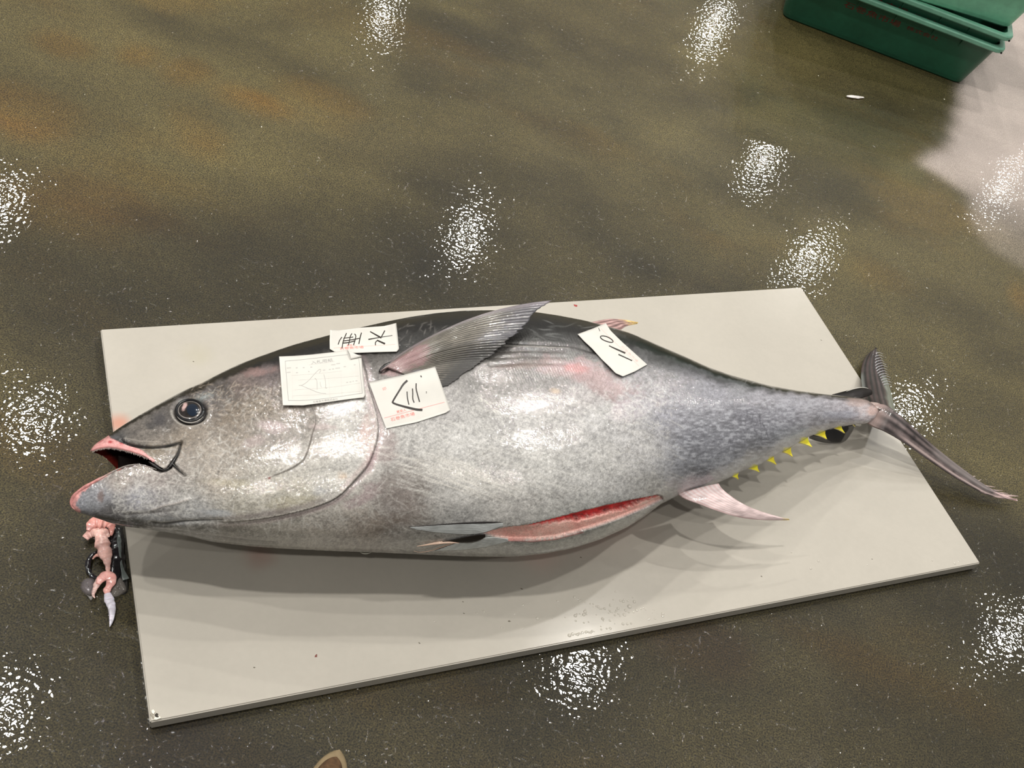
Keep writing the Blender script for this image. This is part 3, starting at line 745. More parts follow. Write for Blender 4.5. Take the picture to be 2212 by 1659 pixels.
    D += -.004 * np.exp(-((q - .88) / .16) ** 2) + .0012 * np.exp(-((q - 1.18) / .12) ** 2)
    k = np.exp(-((q - .90) / .10) ** 2)[..., None] * .95; C = C * (1 - k) + lin([18, 17, 22]) * k
    k = (np.exp(-((q - 1.13) / .07) ** 2) * (Y > 885))[..., None] * .6; C = C * (1 - k) + lin([176, 172, 164]) * k
    k = (np.exp(-(np.hypot((X - 436) / 8, (Y - 906) / 5)) ** 2))[..., None] * .9; C = C * (1 - k) + lin([20, 20, 22]) * k
    # spot of blood on the cheek
    blob(582, 1033, 3.2, 2.6, (120, 20, 20), .95, 0, .1)
    # black tail-keel shoulder at the top of the stalk
    line([(1800, 853), (1830, 857), (1860, 858), (1884, 866)], [1, 3, 4, 3], (30, 26, 26), .9)
    return np.clip(C, .003, .9), D, X0, Y0

def build_tuna():
    C, D, X0, Y0 = paint_skin()
    h, w = D.shape
    NS = 1180
    up = np.linspace(-0.30, np.pi + 0.30, 380); dn = np.linspace(np.pi + 0.30, 2 * np.pi - 0.30, 86)[1:-1]
    ang = np.concatenate([up, dn]); NA = len(ang)
    G = body_grid(NS, ang)
    P = proj(G)
    def samp(A, x, y):
        x = np.clip(x - X0, 0, w - 1.001); y = np.clip(y - Y0, 0, h - 1.001)
        a, b_ = y.astype(int), x.astype(int); fy = y - a; fx = x - b_
        if A.ndim == 3: fy = fy[..., None]; fx = fx[..., None]
        return (A[a, b_] * (1 - fx) + A[a, b_ + 1] * fx) * (1 - fy) + (A[a + 1, b_] * (1 - fx) + A[a + 1, b_ + 1] * fx) * fy
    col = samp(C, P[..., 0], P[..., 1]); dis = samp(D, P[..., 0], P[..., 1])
    gu = np.gradient(G, axis=0); gv = np.roll(G, -1, 1) - np.roll(G, 1, 1)
    N = np.cross(gu, gv); N /= np.linalg.norm(N, axis=-1, keepdims=True) + 1e-12
    cen = G.mean(1, keepdims=True)
    if ((G - cen) * N).sum() < 0: N = -N
    facing = ((CAM - G) * N).sum(-1) > 0
    s = np.linspace(0, 1, NS)[:, None]
    endf = sstep(s, 0, .01) * (1 - sstep(s, .985, 1))
    G = G + N * (dis * facing * endf)[..., None]
    G[..., 2] = np.maximum(G[..., 2], np.where(P[..., 0] > 250, BT + .0006, .02))
    Fc = grid_faces(NS, NA, True)
    fx = P.reshape(-1, 2)[Fc].mean(1); ff = facing.reshape(-1)[Fc].mean(1) > .5
    m = fx[:, 0] < 372
    kill = np.zeros(len(Fc), bool)
    kill[m] = (ff[m] & inpoly(fx[m, 0], fx[m, 1], NMOUTH)) | ((~ff[m]) & inpoly(fx[m, 0], fx[m, 1], FMOUTH))
    Fc = Fc[~kill]
    root = empty('tuna', (float(BC[0][0] + BC[2][0]) / 2, float(BC[0][1] + BC[2][1]) / 2, BT),
                 'whole gutted tuna lying on its side on the white board', 'fish')
    V = G.reshape(-1, 3) - np.array(root.location)
    caps = [np.arange(NA)[::-1], (NS - 1) * NA + np.arange(NA)]
    me = bpy.data.meshes.new('body')
    nf = len(Fc)
    me.vertices.add(len(V)); me.vertices.foreach_set('co', V.astype(np.float32).ravel())
    # tail end cap as one polygon, nose end stays tiny
    loops = np.concatenate([Fc.ravel(), caps[1]]); me.loops.add(len(loops)); me.loops.foreach_set('vertex_index', loops.astype(np.int32))
    me.polygons.add(nf + 1)
    me.polygons.foreach_set('loop_start', np.concatenate([np.arange(nf) * 4, [nf * 4]]).astype(np.int32))
    me.polygons.foreach_set('loop_total', np.concatenate([np.full(nf, 4), [NA]]).astype(np.int32))
    me.update(calc_edges=True); me.validate(); me.shade_smooth()
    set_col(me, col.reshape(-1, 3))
    mm = mat('fish_skin', attr=True, rough=.38, spec=.55, coat=.9, coat_rough=.022,
             speck=[(430, .80, 1.20, 3), (170, .92, 1.08, 3)], bump=[(260, .0006, .6, 2), (110, .0008, .4, 3), (26, .0015, .2, 2)])
    me.materials.append(mm)
    b = link('body', me, root)
    M['skin'] = mm
    return root, b
tuna, tuna_body = build_tuna()

# ------------------------------------------------------------------ surface fitting for things lying on the fish
class Fit:
    """smooth quadratic surface z=f(x,y) through the flank under a set of photo points, lifted clear of it"""
    def __init__(self, pts, lift=0.002, order=2, blend=0.0):
        H_ = [hit(*p)[0] for p in pts]; H_ = np.array([q for q in H_ if q is not None])
        self.c = H_[:, :2].mean(0); A = self.basis(H_[:, 0], H_[:, 1], order); self.o = order
        self.k, *_ = np.linalg.lstsq(A, H_[:, 2], rcond=None)
        r = H_[:, 2] - A @ self.k
        self.lift = lift + max(0, np.percentile(r, 97)); self.z0 = H_[:, 2].mean()
    def basis(self, x, y, o):
        x = x - self.c[0]; y = y - self.c[1]; B = [np.ones_like(x), x, y]
        if o == 2: B += [x * x, x * y, y * y]
        return np.stack(B, -1)
    def __call__(self, P, extra=0.0):
        P = np.asarray(P, float); z = np.full(P.shape[:-1], self.z0)
        for _ in range(8):
            X = atz(P, z); z = self.basis(X[..., 0], X[..., 1], self.o) @ self.k + self.lift + extra
        return atz(P, z)
def coons(top, right, bottom, left, n, m):
    """top: left->right, bottom: left->right, left: top->bottom, right: top->bottom"""
    t = resample(top, m); b_ = resample(bottom, m); l = resample(left, n); r = resample(right, n)
    u = np.linspace(0, 1, m)[None, :, None]; v = np.linspace(0, 1, n)[:, None, None]
    return (1 - v) * t[None] + v * b_[None] + (1 - u) * l[:, None] + u * r[:, None] - \
        ((1 - u) * (1 - v) * t[0] + u * (1 - v) * t[-1] + (1 - u) * v * b_[0] + u * v * b_[-1])
def ribbon_px(P, wd):
    """flat stroke outline in photo pixels around a centre line: grid (n,3,2)"""
    P = np.asarray(P, float); P = smooth_poly(P, max(6, int(np.linalg.norm(np.diff(P, axis=0), axis=1).sum() / 2.5)), 1) if len(P) > 2 else resample(P, 6)
    T = np.gradient(P, axis=0); T /= np.linalg.norm(T, axis=1, keepdims=True) + 1e-9
    Nn = np.stack([-T[:, 1], T[:, 0]], 1)
    w_ = np.interp(np.linspace(0, 1, len(P)), np.linspace(0, 1, len(wd)), wd) if hasattr(wd, '__len__') else np.full(len(P), wd)
    P = P.copy(); P[0] -= T[0] * w_[0] * .3; P[-1] += T[-1] * w_[-1] * .3
    return np.stack([P - Nn * w_[:, None] / 2, P, P + Nn * w_[:, None] / 2], 1)
_font_cache = {}
def text_geom(txt):
    """flat glyph outlines of a word as 2-D triangles, normalised to unit glyph height"""
    if txt in _font_cache: return _font_cache[txt]
    cu = bpy.data.curves.new('t', 'FONT'); cu.body = txt; cu.size = 1.0; cu.resolution_u = 2
    o = bpy.data.objects.new('t', cu); COL.objects.link(o)
    dg = bpy.context.evaluated_depsgraph_get(); me = bpy.data.meshes.new_from_object(o.evaluated_get(dg))
    V = np.array([v.co[:2] for v in me.vertices]); Fc = [tuple(p.vertices) for p in me.polygons]
    bpy.data.objects.remove(o); bpy.data.curves.remove(cu); bpy.data.meshes.remove(me)
    V -= V.min(0); hgt = V[:, 1].max(); V /= hgt
    _font_cache[txt] = (V, Fc); return V, Fc
def text_px(txt, p0, p1, h_, up=None):
    """map a word along p0->p1 (photo pixels, baseline) with glyph height h_; returns px verts and faces"""
    V, Fc = text_geom(txt); p0 = np.array(p0, float); p1 = np.array(p1, float); d = p1 - p0
    L_ = np.linalg.norm(d); u = d / L_
    if up is None: up = np.array([u[1], -u[0]])
    up = np.asarray(up, float); up /= np.linalg.norm(up)
    return p0 + (V[:, :1] / V[:, 0].max() * L_) * u + V[:, 1:] * h_ * up, Fc

# ------------------------------------------------------------------ eye
def build_eye():
    cpx = np.array([410.0, 886.5]); rx, ry = 27.0, 20.0; rot = -.10
    n, m = 26, 72
    rr = np.linspace(0, 1, n); aa = np.linspace(0, 2 * np.pi, m, endpoint=False)
    base, nr = hit(*cpx)
    V = []; colr = []
    nzv = fbm(64, 64, 9, 9, 5, 3)
    for i, r in enumerate(rr):
        for a in aa:
            ex, ey = r * rx * math.cos(a), r * ry * math.sin(a)
            p = cpx + np.array([ex * math.cos(rot) - ey * math.sin(rot), ex * math.sin(rot) + ey * math.cos(rot)])
            q = np.array(hit(*p)[0]); hgt = -0.0005 + 0.0040 * math.sqrt(max(0, 1 - (r * .96) ** 2))
            V.append(q + nr * hgt)
            # iris: grey rim, dark brown ring, pale rosy reflection painted in on the snout side
            dn = nzv[int(32 + 28 * r * math.cos(a)), int(32 + 28 * r * math.sin(a))]
            c = np.array([34, 29, 28.]) + 14 * dn
            if r > .86: c = np.array([122, 116, 112.]) + 40 * dn
            if r > .955: c = np.array([26, 25, 30.])
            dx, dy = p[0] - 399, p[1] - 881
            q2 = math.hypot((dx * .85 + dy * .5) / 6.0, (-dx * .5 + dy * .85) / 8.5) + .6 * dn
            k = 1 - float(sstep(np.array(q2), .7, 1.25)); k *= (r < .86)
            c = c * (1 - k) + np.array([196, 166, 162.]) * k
            colr.append(lin(np.clip(c, 5, 255)))
    m1 = mat('eye_iris', attr=True, rough=.2, coat=1.0, coat_rough=.02)
    e = mesh('eye', V, grid_faces(n, m, True), m1, tuna, col=np.array(colr))
    # pupil: dark blue dome, seated on the iris
    cp = np.array([417.0, 888.0]); V = []; Fc = []
    for i, r in enumerate(np.linspace(0, 1, 10)):
        for a in np.linspace(0, 2 * np.pi, 40, endpoint=False):
            p = cp + np.array([12.2 * r * math.cos(a), 13.0 * r * math.sin(a)])
            d = (p - cpx); rl = min(math.hypot(d[0] / rx, d[1] / ry), .99)
            q = np.array(hit(*p)[0]); V.append(q + nr * (-0.0005 + 0.0040 * math.sqrt(max(0, 1 - (rl * .96) ** 2)) + .0003 + .0004 * (1 - r * r)))
    p_ = mesh('pupil', V, grid_faces(10, 40, True), mat('eye_pupil', base=L4(18, 30, 46), rough=.12, coat=1, coat_rough=.02), e)
    p_['label'] = 'dark blue pupil'
    P = []
    for a in np.linspace(0, 2 * np.pi, 60):
        p = cpx + np.array([(rx + 2.2) * math.cos(a), (ry + 2.6) * math.sin(a)])
        P.append(np.array(hit(*p)[0]) - nr * .0006)
    V, Fc = tube(P, .0030, 8)
    mesh('eye_ring', V, Fc, mat('eye_ring', base=L4(14, 14, 18), rough=.35, coat=.4, coat_rough=.05), tuna)
    # wet lower lid
    V, Fc = [], []
    P = []
    for a in np.linspace(.15 * np.pi, .95 * np.pi, 30):
        p = cpx + np.array([1, 2.5]) + np.array([(rx + 4) * math.cos(a), (ry + 4.5) * math.sin(a)])
        P.append(np.array(hit(*p)[0]) + nr * .0004)
    R = .0011 * np.sin(np.linspace(.12, np.pi - .12, 30)) + .0002
    V, Fc = tube(P, R, 8)
    mesh('eyelid', V, Fc, mat('lid', base=L4(150, 146, 140), rough=.25, coat=1, coat_rough=.04), tuna)
build_eye()

# ------------------------------------------------------------------ mouth: gum, teeth, lower lip
def on_skin(P, lift):
    out = []; last = None
    for p in P:
        q, n_ = hit(*p)
        if q is None: q, n_ = last
        else: last = (q, n_)
        out.append(np.array(q) + n_ * lift)
    return np.array(out)
gum_m = mat('gum', base=L4(226, 164, 162), rough=.35, coat=.8, coat_rough=.06, speck=[(90, .8, 1.15, 3)], sss=.15)
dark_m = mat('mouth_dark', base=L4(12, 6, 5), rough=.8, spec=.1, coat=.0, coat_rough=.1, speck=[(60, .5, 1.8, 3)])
def build_mouth():
    U = smooth_poly([(199, 973), (212, 967), (234, 963.5), (256, 966.5), (278, 971.5), (299, 978.5), (316, 985), (332, 996)], 40)
    V, Fc = tube(on_skin(U, .0), np.interp(np.linspace(0, 1, 40), [0, .2, .6, 1], [.0025, .0035, .003, .0012]), 10)
    mesh('upper_gum', V, Fc, gum_m, tuna)
    # row of small teeth hanging from the upper gum
    T = []
    tp = on_skin(smooth_poly([(200, 975.5), (212, 970), (234, 966.8), (256, 970), (278, 975), (299, 982), (318, 989.5)], 46), 0)
    for i in range(46):
        p = tp[i] + rng.normal(size=3) * .0002
        d = np.array([.15, -.75, -.55]); d /= np.linalg.norm(d); h_ = .0032 * rng.uniform(.7, 1.2)
        s_ = np.gradient(tp, axis=0)[i]; s_ /= np.linalg.norm(s_); w_ = .0010
        t_ = np.cross(s_, d); b0 = [p + s_ * w_, p + t_ * w_, p - s_ * w_, p - t_ * w_, p + d * h_]
        T.append((b0, [(0, 1, 4), (1, 2, 4), (2, 3, 4), (3, 0, 4), (3, 2, 1, 0)]))
    V, Fc = join(T)
    o = mesh('teeth', V, Fc, mat('tooth', base=L4(205, 190, 182), rough=.3, coat=.5), tuna, smooth=False); o['kind'] = 'stuff'
    # rounded lower lip following the jaw edge
    Lp = smooth_poly([(164, 1102), (155, 1095), (153, 1085), (159, 1072), (169, 1061), (184, 1051.5), (202, 1041.5), (222, 1031), (246, 1018), (262, 1010), (280, 1004.5), (299, 1002.5), (320, 1007), (338, 1014)], 70)
    q = on_skin(Lp, -.0004)
    R = np.interp(np.linspace(0, 1, 70), [0, .1, .3, .55, .8, 1], [.001, .0030, .0032, .0018, .0008, .0004]) * (1 + .5 * vnoise(1, 70, 5, 1, 4)[0])
    V, Fc = tube(q, R, 10)
    t = np.repeat(np.linspace(0, 1, 70), 10)
    nz = fbm(70, 10, 6, 4, 8, 2).ravel()
    pk, sk = lin([206, 142, 138]), lin([140, 134, 128])
    k = (1 - sstep(t + .15 * nz, .42, .6))[:, None]
    mesh('lower_lip', V, Fc, mat('lip', attr=True, rough=.4, coat=.6, coat_rough=.06, speck=[(200, .8, 1.2, 2)]), tuna, col=(sk * (1 - k) + pk * k) * (1 + .4 * nz[:, None]))
    # black strips laid over the jaw folds to stand for their shade
    def fold(P, wd):  # lays one shade strip along a jaw fold
        G = ribbon_px(P, wd); X = np.zeros(G.shape[:2] + (3,))
        for i in range(G.shape[0]):
            for j in range(3):
                q_, n_ = hit(*G[i, j]); X[i, j] = q_ + n_ * (.0011 if j == 1 else .0003)
        V, Fc = slab(X, .0003); mesh('jaw_fold_shade', V, Fc, fold_shade_m, tuna)
    fold_shade_m = mat('fold_shade', base=L4(14, 11, 10), rough=.45, coat=.3, coat_rough=.1)
    fold(MAX1, [.6, 2.2, 3.0, 2.4, 2.0, 2.4, 3.4, 1.0]); fold(MAX2, [.8, 2.0, 3.2, 6.4, 6.5]); fold(MAX3, [5, 3.4, 2, .6])
    fold([(322, 998), (334, 1006), (344, 1013), (354, 1016.5), (362, 1013), (368, 1006)], [3, 7, 6, 3.4, 4, 6])
    # mouth lining: near-black sheet, the throat's shade put into its colour
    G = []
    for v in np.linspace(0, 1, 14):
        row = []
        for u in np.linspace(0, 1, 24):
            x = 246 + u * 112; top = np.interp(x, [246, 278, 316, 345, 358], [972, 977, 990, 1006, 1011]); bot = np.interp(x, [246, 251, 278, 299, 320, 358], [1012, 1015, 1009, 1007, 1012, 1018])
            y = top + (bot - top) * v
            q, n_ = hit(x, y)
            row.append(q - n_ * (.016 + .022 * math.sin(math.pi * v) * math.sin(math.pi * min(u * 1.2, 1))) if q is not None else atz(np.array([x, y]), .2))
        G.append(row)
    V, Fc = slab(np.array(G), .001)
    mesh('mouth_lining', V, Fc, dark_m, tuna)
build_mouth()

# ------------------------------------------------------------------ fins
def fin_col(n, m, c0, c1, rays, amp=.35, seed=0, tipcol=None, stain=None):
    """colour grid: n along the ray, m across"""
    t = np.linspace(0, 1, n)[:, None]; u = np.linspace(0, 1, m)[None]
    r = np.sin(u * rays * 2 * np.pi) * .5 + .5
    nz = fbm(n, m, 9, 5, seed, 3)
    c = lin(c0) * (1 - r)[..., None] + lin(c1) * r[..., None]
    c = np.broadcast_to(c, (n, m, 3)).copy() * (1 + amp * nz)[..., None]
    if tipcol is not None:
        k = sstep(t + .15 * nz, tipcol[1], tipcol[2])[..., None]; c = c * (1 - k) + lin(tipcol[0]) * (1 + amp * nz)[..., None] * k
    if stain is not None:
        col_, t0, t1, u0, u1, s_ = stain
        k = ((1 - sstep(np.abs(t - (t0 + t1) / 2) / (t1 - t0) * 2 + .5 * nz, .6, 1.2)) * (1 - sstep(np.abs(u - (u0 + u1) / 2) / (u1 - u0) * 2 + .5 * nz, .6, 1.2)) * s_)[..., None]
        c = c * (1 - k) + lin(col_) * (1 + .3 * nz)[..., None] * k
    return np.clip(c, .004, .9)
fin_m = mat('fin', attr=True, rough=.38, coat=.5, coat_rough=.08, bump=[(240, .0004, .6, 2)])
def fin_obj(name, G, th, col, parent=None, mt=None):
    V, Fc = slab(G, th)
    c = col.reshape(-1, 3)
    return mesh(name, V, Fc, mt or fin_m, parent or tuna, col=np.concatenate([c, c]))

def build_pectoral():
    n, m = 90, 150
    tips = smooth_poly([(1188, 649), (1172, 660), (1158, 672), (1142, 697), (1120, 712), (1100, 732), (1078, 750), (1060, 766), (1031, 786), (1002, 806), (982, 822), (959, 836), (940, 832)], m, 1)
    bases = resample([(822, 800), (838, 792), (852, 798), (868, 806), (884, 812), (900, 816)], m)
    bow = resample([(-14, -38), (-12, -30), (-8, -22), (-4, -12), (0, -6), (3, 4), (4, 6)], m)
    t = np.linspace(0, 1, n)[:, None, None]
    # frayed trailing edge: rays end unevenly
    fr = 1 + (vnoise(1, m, 2.0, 1, 3)[0] * .05 + vnoise(1, m, 5.0, 1, 4)[0] * .04) * np.linspace(.6, 1, m)
    fr[:40] = 1 + vnoise(1, 40, 6.0, 1, 5)[0] * .03
    tt = t * fr[None, :, None]
    P = bases[None] * (1 - tt) + tips[None] * tt + bow[None] * (4 * tt * (1 - tt)) * .75
    f = Fit([tuple(p) for p in P[5:60:6, ::12].reshape(-1, 2)], .002, 1)
    uu = np.linspace(1, 0, m)[None]
    lift = .0022 + (.020 * sstep(t[..., 0], .05, .5) + .012 * sstep(t[..., 0], .2, .8)) * sstep(uu, .1, .55)
    X = f(P, lift - f.lift + .002)
    X2 = X.copy(); last = None
    for i in range(n):
        for j in range(m):
            q, _ = hit(*P[i, j])
            if q is None: continue
            k = float(sstep(np.array(uu[0, j]), .30, .70))
            X2[i, j] = atz(P[i, j], (q[2] + .0025) * (1 - k) + X[i, j, 2] * k)
    X = X2.copy()
    for i in range(n):
        for j in range(m):
            q, _ = hit(*P[i, j])
            if q is not None and X[i, j, 2] < q[2] + .0022 + .005 * t[i, 0, 0] * (1 - j / m):
                X2[i, j] = atz(P[i, j], q[2] + .0022 + .005 * t[i, 0, 0] * (1 - j / m))
    rays = 34
    u = np.linspace(0, 1, m)[None]
    X2[..., 2] += .0008 * np.sin(u * rays * 2 * np.pi) * sstep(t[..., 0], .02, .15)
    c = fin_col(n, m, (40, 37, 35), (150, 143, 130), rays, .5, 3, ((74, 73, 80), .66, .92), ((176, 140, 142), -.02, .32, .05, .6, .75))
    u3 = np.linspace(0, 1, m)[None, :, None]; t3 = t
    nzz = fbm(n, m, 12, 8, 9, 3)[..., None]
    k = (1 - sstep(np.abs(u3 - .02), 0, .07)) * .6; c = c * (1 - k) + lin([148, 138, 146]) * k
    k = sstep(u3 + .2 * nzz, .35, .6) * sstep(t3 + .15 * nzz, .5, .8) * .8; c = c * (1 - k) + lin([62, 61, 57]) * k      # dark trailing web
    k = sstep(u3, .35, .45) * (1 - sstep(u3, .72, .85)) * sstep(t3, .35, .5) * .35; c = c * (1 - k) + lin([84, 82, 80]) * k
    k = (1 - sstep(np.abs(t3 - .16) / .1 + nzz, .5, 1.2)) * sstep(u3, .6, .75) * .7; c = c * (1 - k) + lin([152, 152, 170]) * k
    c = c * .74
    th = .0035 * (1 - .8 * np.broadcast_to(t[..., 0], (n, m))) + .0006
    fin_obj('pectoral_fin', X2, th, c)
    # dark root fold
    q = on_skin([(819, 806), (824, 799), (832, 793), (842, 788), (852, 785)], .003)
    V, Fc = tube(q, [.0012, .003, .004, .003, .001], 8)
    mesh('fin_root', V, Fc, mat('fin_root', base=L4(22, 20, 20), rough=.3, coat=.8), tuna)
build_pectoral()

def strip_fin(name, A, B, zA, zB, n, m, th, col, wave=0.0, rays=0, mt=None, fray=0.0, seed=1):
    """A,B: photo polylines of the two long edges (root -> tip); zA,zB heights along them"""
    A = smooth_poly(A, n, 2); B = smooth_poly(B, n, 2); t = np.linspace(0, 1, n)
    zA = np.interp(t, np.linspace(0, 1, len(zA)), zA); zB = np.interp(t, np.linspace(0, 1, len(zB)), zB)
    u = np.linspace(0, 1, m)[None, :, None]
    P = A[:, None] * (1 - u) + B[:, None] * u
    Z = zA[:, None] * (1 - u[..., 0]) + zB[:, None] * u[..., 0]
    X = atz(P, Z)
    X[..., 2] += wave * np.sin(u[..., 0] * np.pi)
    if rays: X[..., 2] += .0006 * np.sin(u[..., 0] * rays * 2 * np.pi)
    prof = (np.sin(np.pi * np.clip(u[..., 0], .04, .96))) ** .6
    TH = th * (1 - .75 * t[:, None]) * prof + .0006
    return fin_obj(name, X, TH, col, mt=mt)

# tail: two long crescent lobes springing from the end of the stalk
lobe_c = fin_col(120, 40, (44, 38, 38), (100, 89, 88), 3, .9, 21, ((186, 160, 158), .80, .96))
tt_ = np.linspace(0, 1, 120)[:, None, None]; uu_ = np.linspace(0, 1, 40)[None, :, None]
k_ = (1 - sstep(np.abs(uu_ - .86), .02, .10)) * .65 * sstep(tt_, .15, .3); lobe_c = lobe_c * (1 - k_) + lin([196, 176, 172]) * k_
k_ = sstep(tt_, .38, .5) * (1 - sstep(uu_, .5, .75)) * .6 * (1 - sstep(tt_, .8, .9)); lobe_c = lobe_c * (1 - k_) + lin([132, 124, 122]) * k_
k_ = (1 - sstep(tt_, .0, .12)) * .7; lobe_c = lobe_c * (1 - k_) + lin([160, 134, 126]) * k_
lower_lobe = strip_fin('tail_lobe', [(1890, 874), (1912, 872), (1940, 893), (1975, 925), (2010, 957), (2050, 990), (2090, 1020), (2130, 1050), (2165, 1066), (2196, 1082)],
                       [(1872, 912), (1888, 922), (1910, 930), (1945, 950), (1980, 975), (2020, 1003), (2060, 1030), (2095, 1050), (2135, 1072), (2196, 1082)],
                       [.135, .130, .118, .098, .078, .060, .045, .034, .026, .020], [.120, .116, .104, .088, .070, .054, .042, .032, .024, .020],
                       120, 40, .012, lobe_c, wave=.004, rays=0)
# frayed ray ends at the tip of the lower lobe
T = []
for i, (a, b_) in enumerate([((2116, 1045), (2150, 1052)), ((2122, 1053), (2166, 1060)), ((2140, 1059), (2178, 1066)), ((2150, 1064), (2199, 1071)), ((2158, 1068), (2200, 1072)), ((2165, 1072), (2186, 1078)), ((2105, 1038), (2120, 1036)), ((2095, 1030), (2106, 1028))]):
    P = resample([a, ((a[0] + b_[0]) / 2, (a[1] + b_[1]) / 2 + 1.5), b_], 8); z = np.interp(np.linspace(a[0], b_[0], 8), [2095, 2200], [.034, .022])
    T.append(tube(atz(P, z), np.linspace(.0022, .0005, 8), 6, .4))
V, Fc = join(T)
mesh('frayed_ray', V, Fc, mat('fray', base=L4(196, 172, 170), rough=.45, coat=.3, speck=[(150, .7, 1.2, 2)]), lower_lobe)
up_c = fin_col(90, 40, (34, 30, 30), (78, 66, 66), 6, .4, 31)
tu = np.linspace(0, 1, 90)[:, None, None]
k_ = sstep(uu_ + .1 * fbm(90, 40, 8, 8, 3, 2)[..., None], .66, .84) * (1 - sstep(tu, .50, .62)) * .85; up_c = up_c * (1 - k_) + lin([132, 138, 126]) * k_
k_ = (1 - sstep(uu_, .02, .12)) * sstep(tu, .2, .3) * .6 * (1 - sstep(tu, .5, .6)); up_c = up_c * (1 - k_) + lin([128, 136, 132]) * k_
upper_lobe = strip_fin('tail_lobe', [(1874, 882), (1866, 855), (1861, 828), (1859, 805), (1862, 786), (1869, 771), (1880, 759), (1888, 756)],
                       [(1936, 892), (1930, 870), (1925, 845), (1918, 825), (1912, 806), (1908, 790), (1902, 772), (1890, 757)],
                       [.118, .095, .072, .052, .036, .024, .014, .010], [.112, .088, .066, .048, .034, .022, .013, .010], 90, 40, .010, up_c, wave=.010, rays=5)
T = []
for i in range(13):
    y = 764 + i * 5.6; x1 = np.interp(y, [760, 790, 830], [1892, 1900, 1912]); x2 = x1 + 12 + 5 * rng.random(); z = np.interp(y, [757, 830], [.012, .055])
    P = resample([(x1 - 14, y + 9), (x1 - 4, y), (x1 + 6, y - 3), (x2, y + 1)], 10)
    T.append(tube(atz(P, z + .006), np.linspace(.0018, .0005, 10), 6, .6))
V, Fc = join(T)
mesh('frayed_ray', V, Fc, mat('fray_grey', base=L4(164, 164, 168), rough=.35, coat=.6), upper_lobe)

# stalk keels
def ridge(name, A, B, zA, zB, th, colr, mt=None):
    n, m = 40, 16
    c = fin_col(n, m, colr, colr, 0, .4, 4)
    return strip_fin(name, A, B, zA, zB, n, m, th, c, wave=.004, mt=mt)
ridge('caudal_keel', [(1797, 852), (1820, 846), (1845, 840), (1865, 837), (1880, 841)], [(1800, 858), (1825, 861), (1850, 862), (1870, 858), (1884, 852)],
      [.112, .118, .124, .122, .112], [.118, .124, .130, .128, .118], .008, (22, 18, 17), mt=mat('keel_dark', attr=True, rough=.5, spec=.25, coat=.15))
q = atz(smooth_poly([(1828, 846), (1845, 839.5), (1862, 836.5), (1876, 839)], 20), np.full(20, .126))
V, Fc = tube(q, np.interp(np.linspace(0, 1, 20), [0, .5, 1], [.0004, .0016, .0006]), 6)
mesh('keel_rim', V, Fc, mat('keel_rim', base=L4(186, 184, 176), rough=.3, coat=.6), tuna)
ridge('caudal_keel', [(1742, 944), (1765, 938), (1795, 925), (1825, 921), (1848, 918)], [(1748, 947), (1770, 955), (1800, 959), (1825, 957), (1842, 932)],
      [.070, .074, .082, .092, .098], [.060, .052, .050, .054, .070], .010, (22, 19, 18), mt=mat('wet_black', attr=True, rough=.2, coat=1, coat_rough=.03))
# swollen root where the lobes fork
nn = 16
P = smooth_poly([(1868, 884), (1884, 884), (1898, 886), (1908, 893), (1918, 902)], 30); z = np.linspace(.118, .118, 30)
V, Fc = tube(atz(P, z), np.interp(np.linspace(0, 1, 30), [0, .25, .5, .8, 1], [.012, .021, .021, .016, .004]), 18, .62)
cc = lin([160, 142, 136]) * (1 + .5 * fbm(30, 18, 5, 4, 12, 3).reshape(-1, 1))
kk = np.repeat(sstep(np.linspace(0, 1, 30), .5, .95), 18)[:, None]; cc = cc * (1 - kk) + lin([74, 64, 62]) * kk
mesh('tail_root', V, Fc, mat('tail_root', attr=True, rough=.4, coat=.5, coat_rough=.06, bump=[(180, .001, .5, 2)]), tuna, col=np.clip(cc, .01, .9))

# finlets
for i, (a, b_, tip, yel) in enumerate([((1578, 1029), (1597, 1020), (1596, 1036), .7), ((1613, 1012), (1638, 1001), (1641, 1020), 1), ((1648, 993), (1672, 982), (1678, 1004), 1),
                                  ((1685, 975), (1710, 963), (1713, 987), 1), ((1719, 955), (1745, 941), (1755, 966), 1), ((1756, 938), (1784, 927), (1787, 949), 1),
                                  ((1795, 923), (1818, 917), (1826, 936), 1), ((1829, 916), (1844, 914), (1849, 921), .8)]):
    a, b_, tip = map(lambda p: np.array(p, float), (a, b_, tip))
    n, m = 14, 12; G = np.zeros((n, m, 2))
    for k in range(n):
        t = k / (n - 1)
        l = a * (1 - t) + tip * t + np.array([4, -1.5]) * math.sin(math.pi * t) * .6
        r = b_ * (1 - t) + tip * t + np.array([-2.6, -.6]) * math.sin(math.pi * t)
        for j in range(m): G[k, j] = l * (1 - j / (m - 1)) + r * j / (m - 1)
    z = np.interp(a[0], [1578, 1845], [.142, .122])
    X = atz(G, z + np.linspace(.004, -.006, n)[:, None])
    c = fin_col(n, m, (246, 224, 30), (250, 232, 60), 3, .25, i)
    kk = (1 - sstep(np.linspace(0, 1, n)[:, None] + 0 * np.ones((1, m)), .0, .30))[..., None] * .8; c = c * (1 - kk) + lin([176, 172, 150]) * kk
    kk = (1 - sstep(np.linspace(0, 1, m)[None] + 0 * np.ones((n, 1)), .0, .12))[..., None] * .6; c = c * (1 - kk) + lin([214, 196, 166]) * kk
    fin_obj('finlet', X, np.full((n, m), .0030), c)

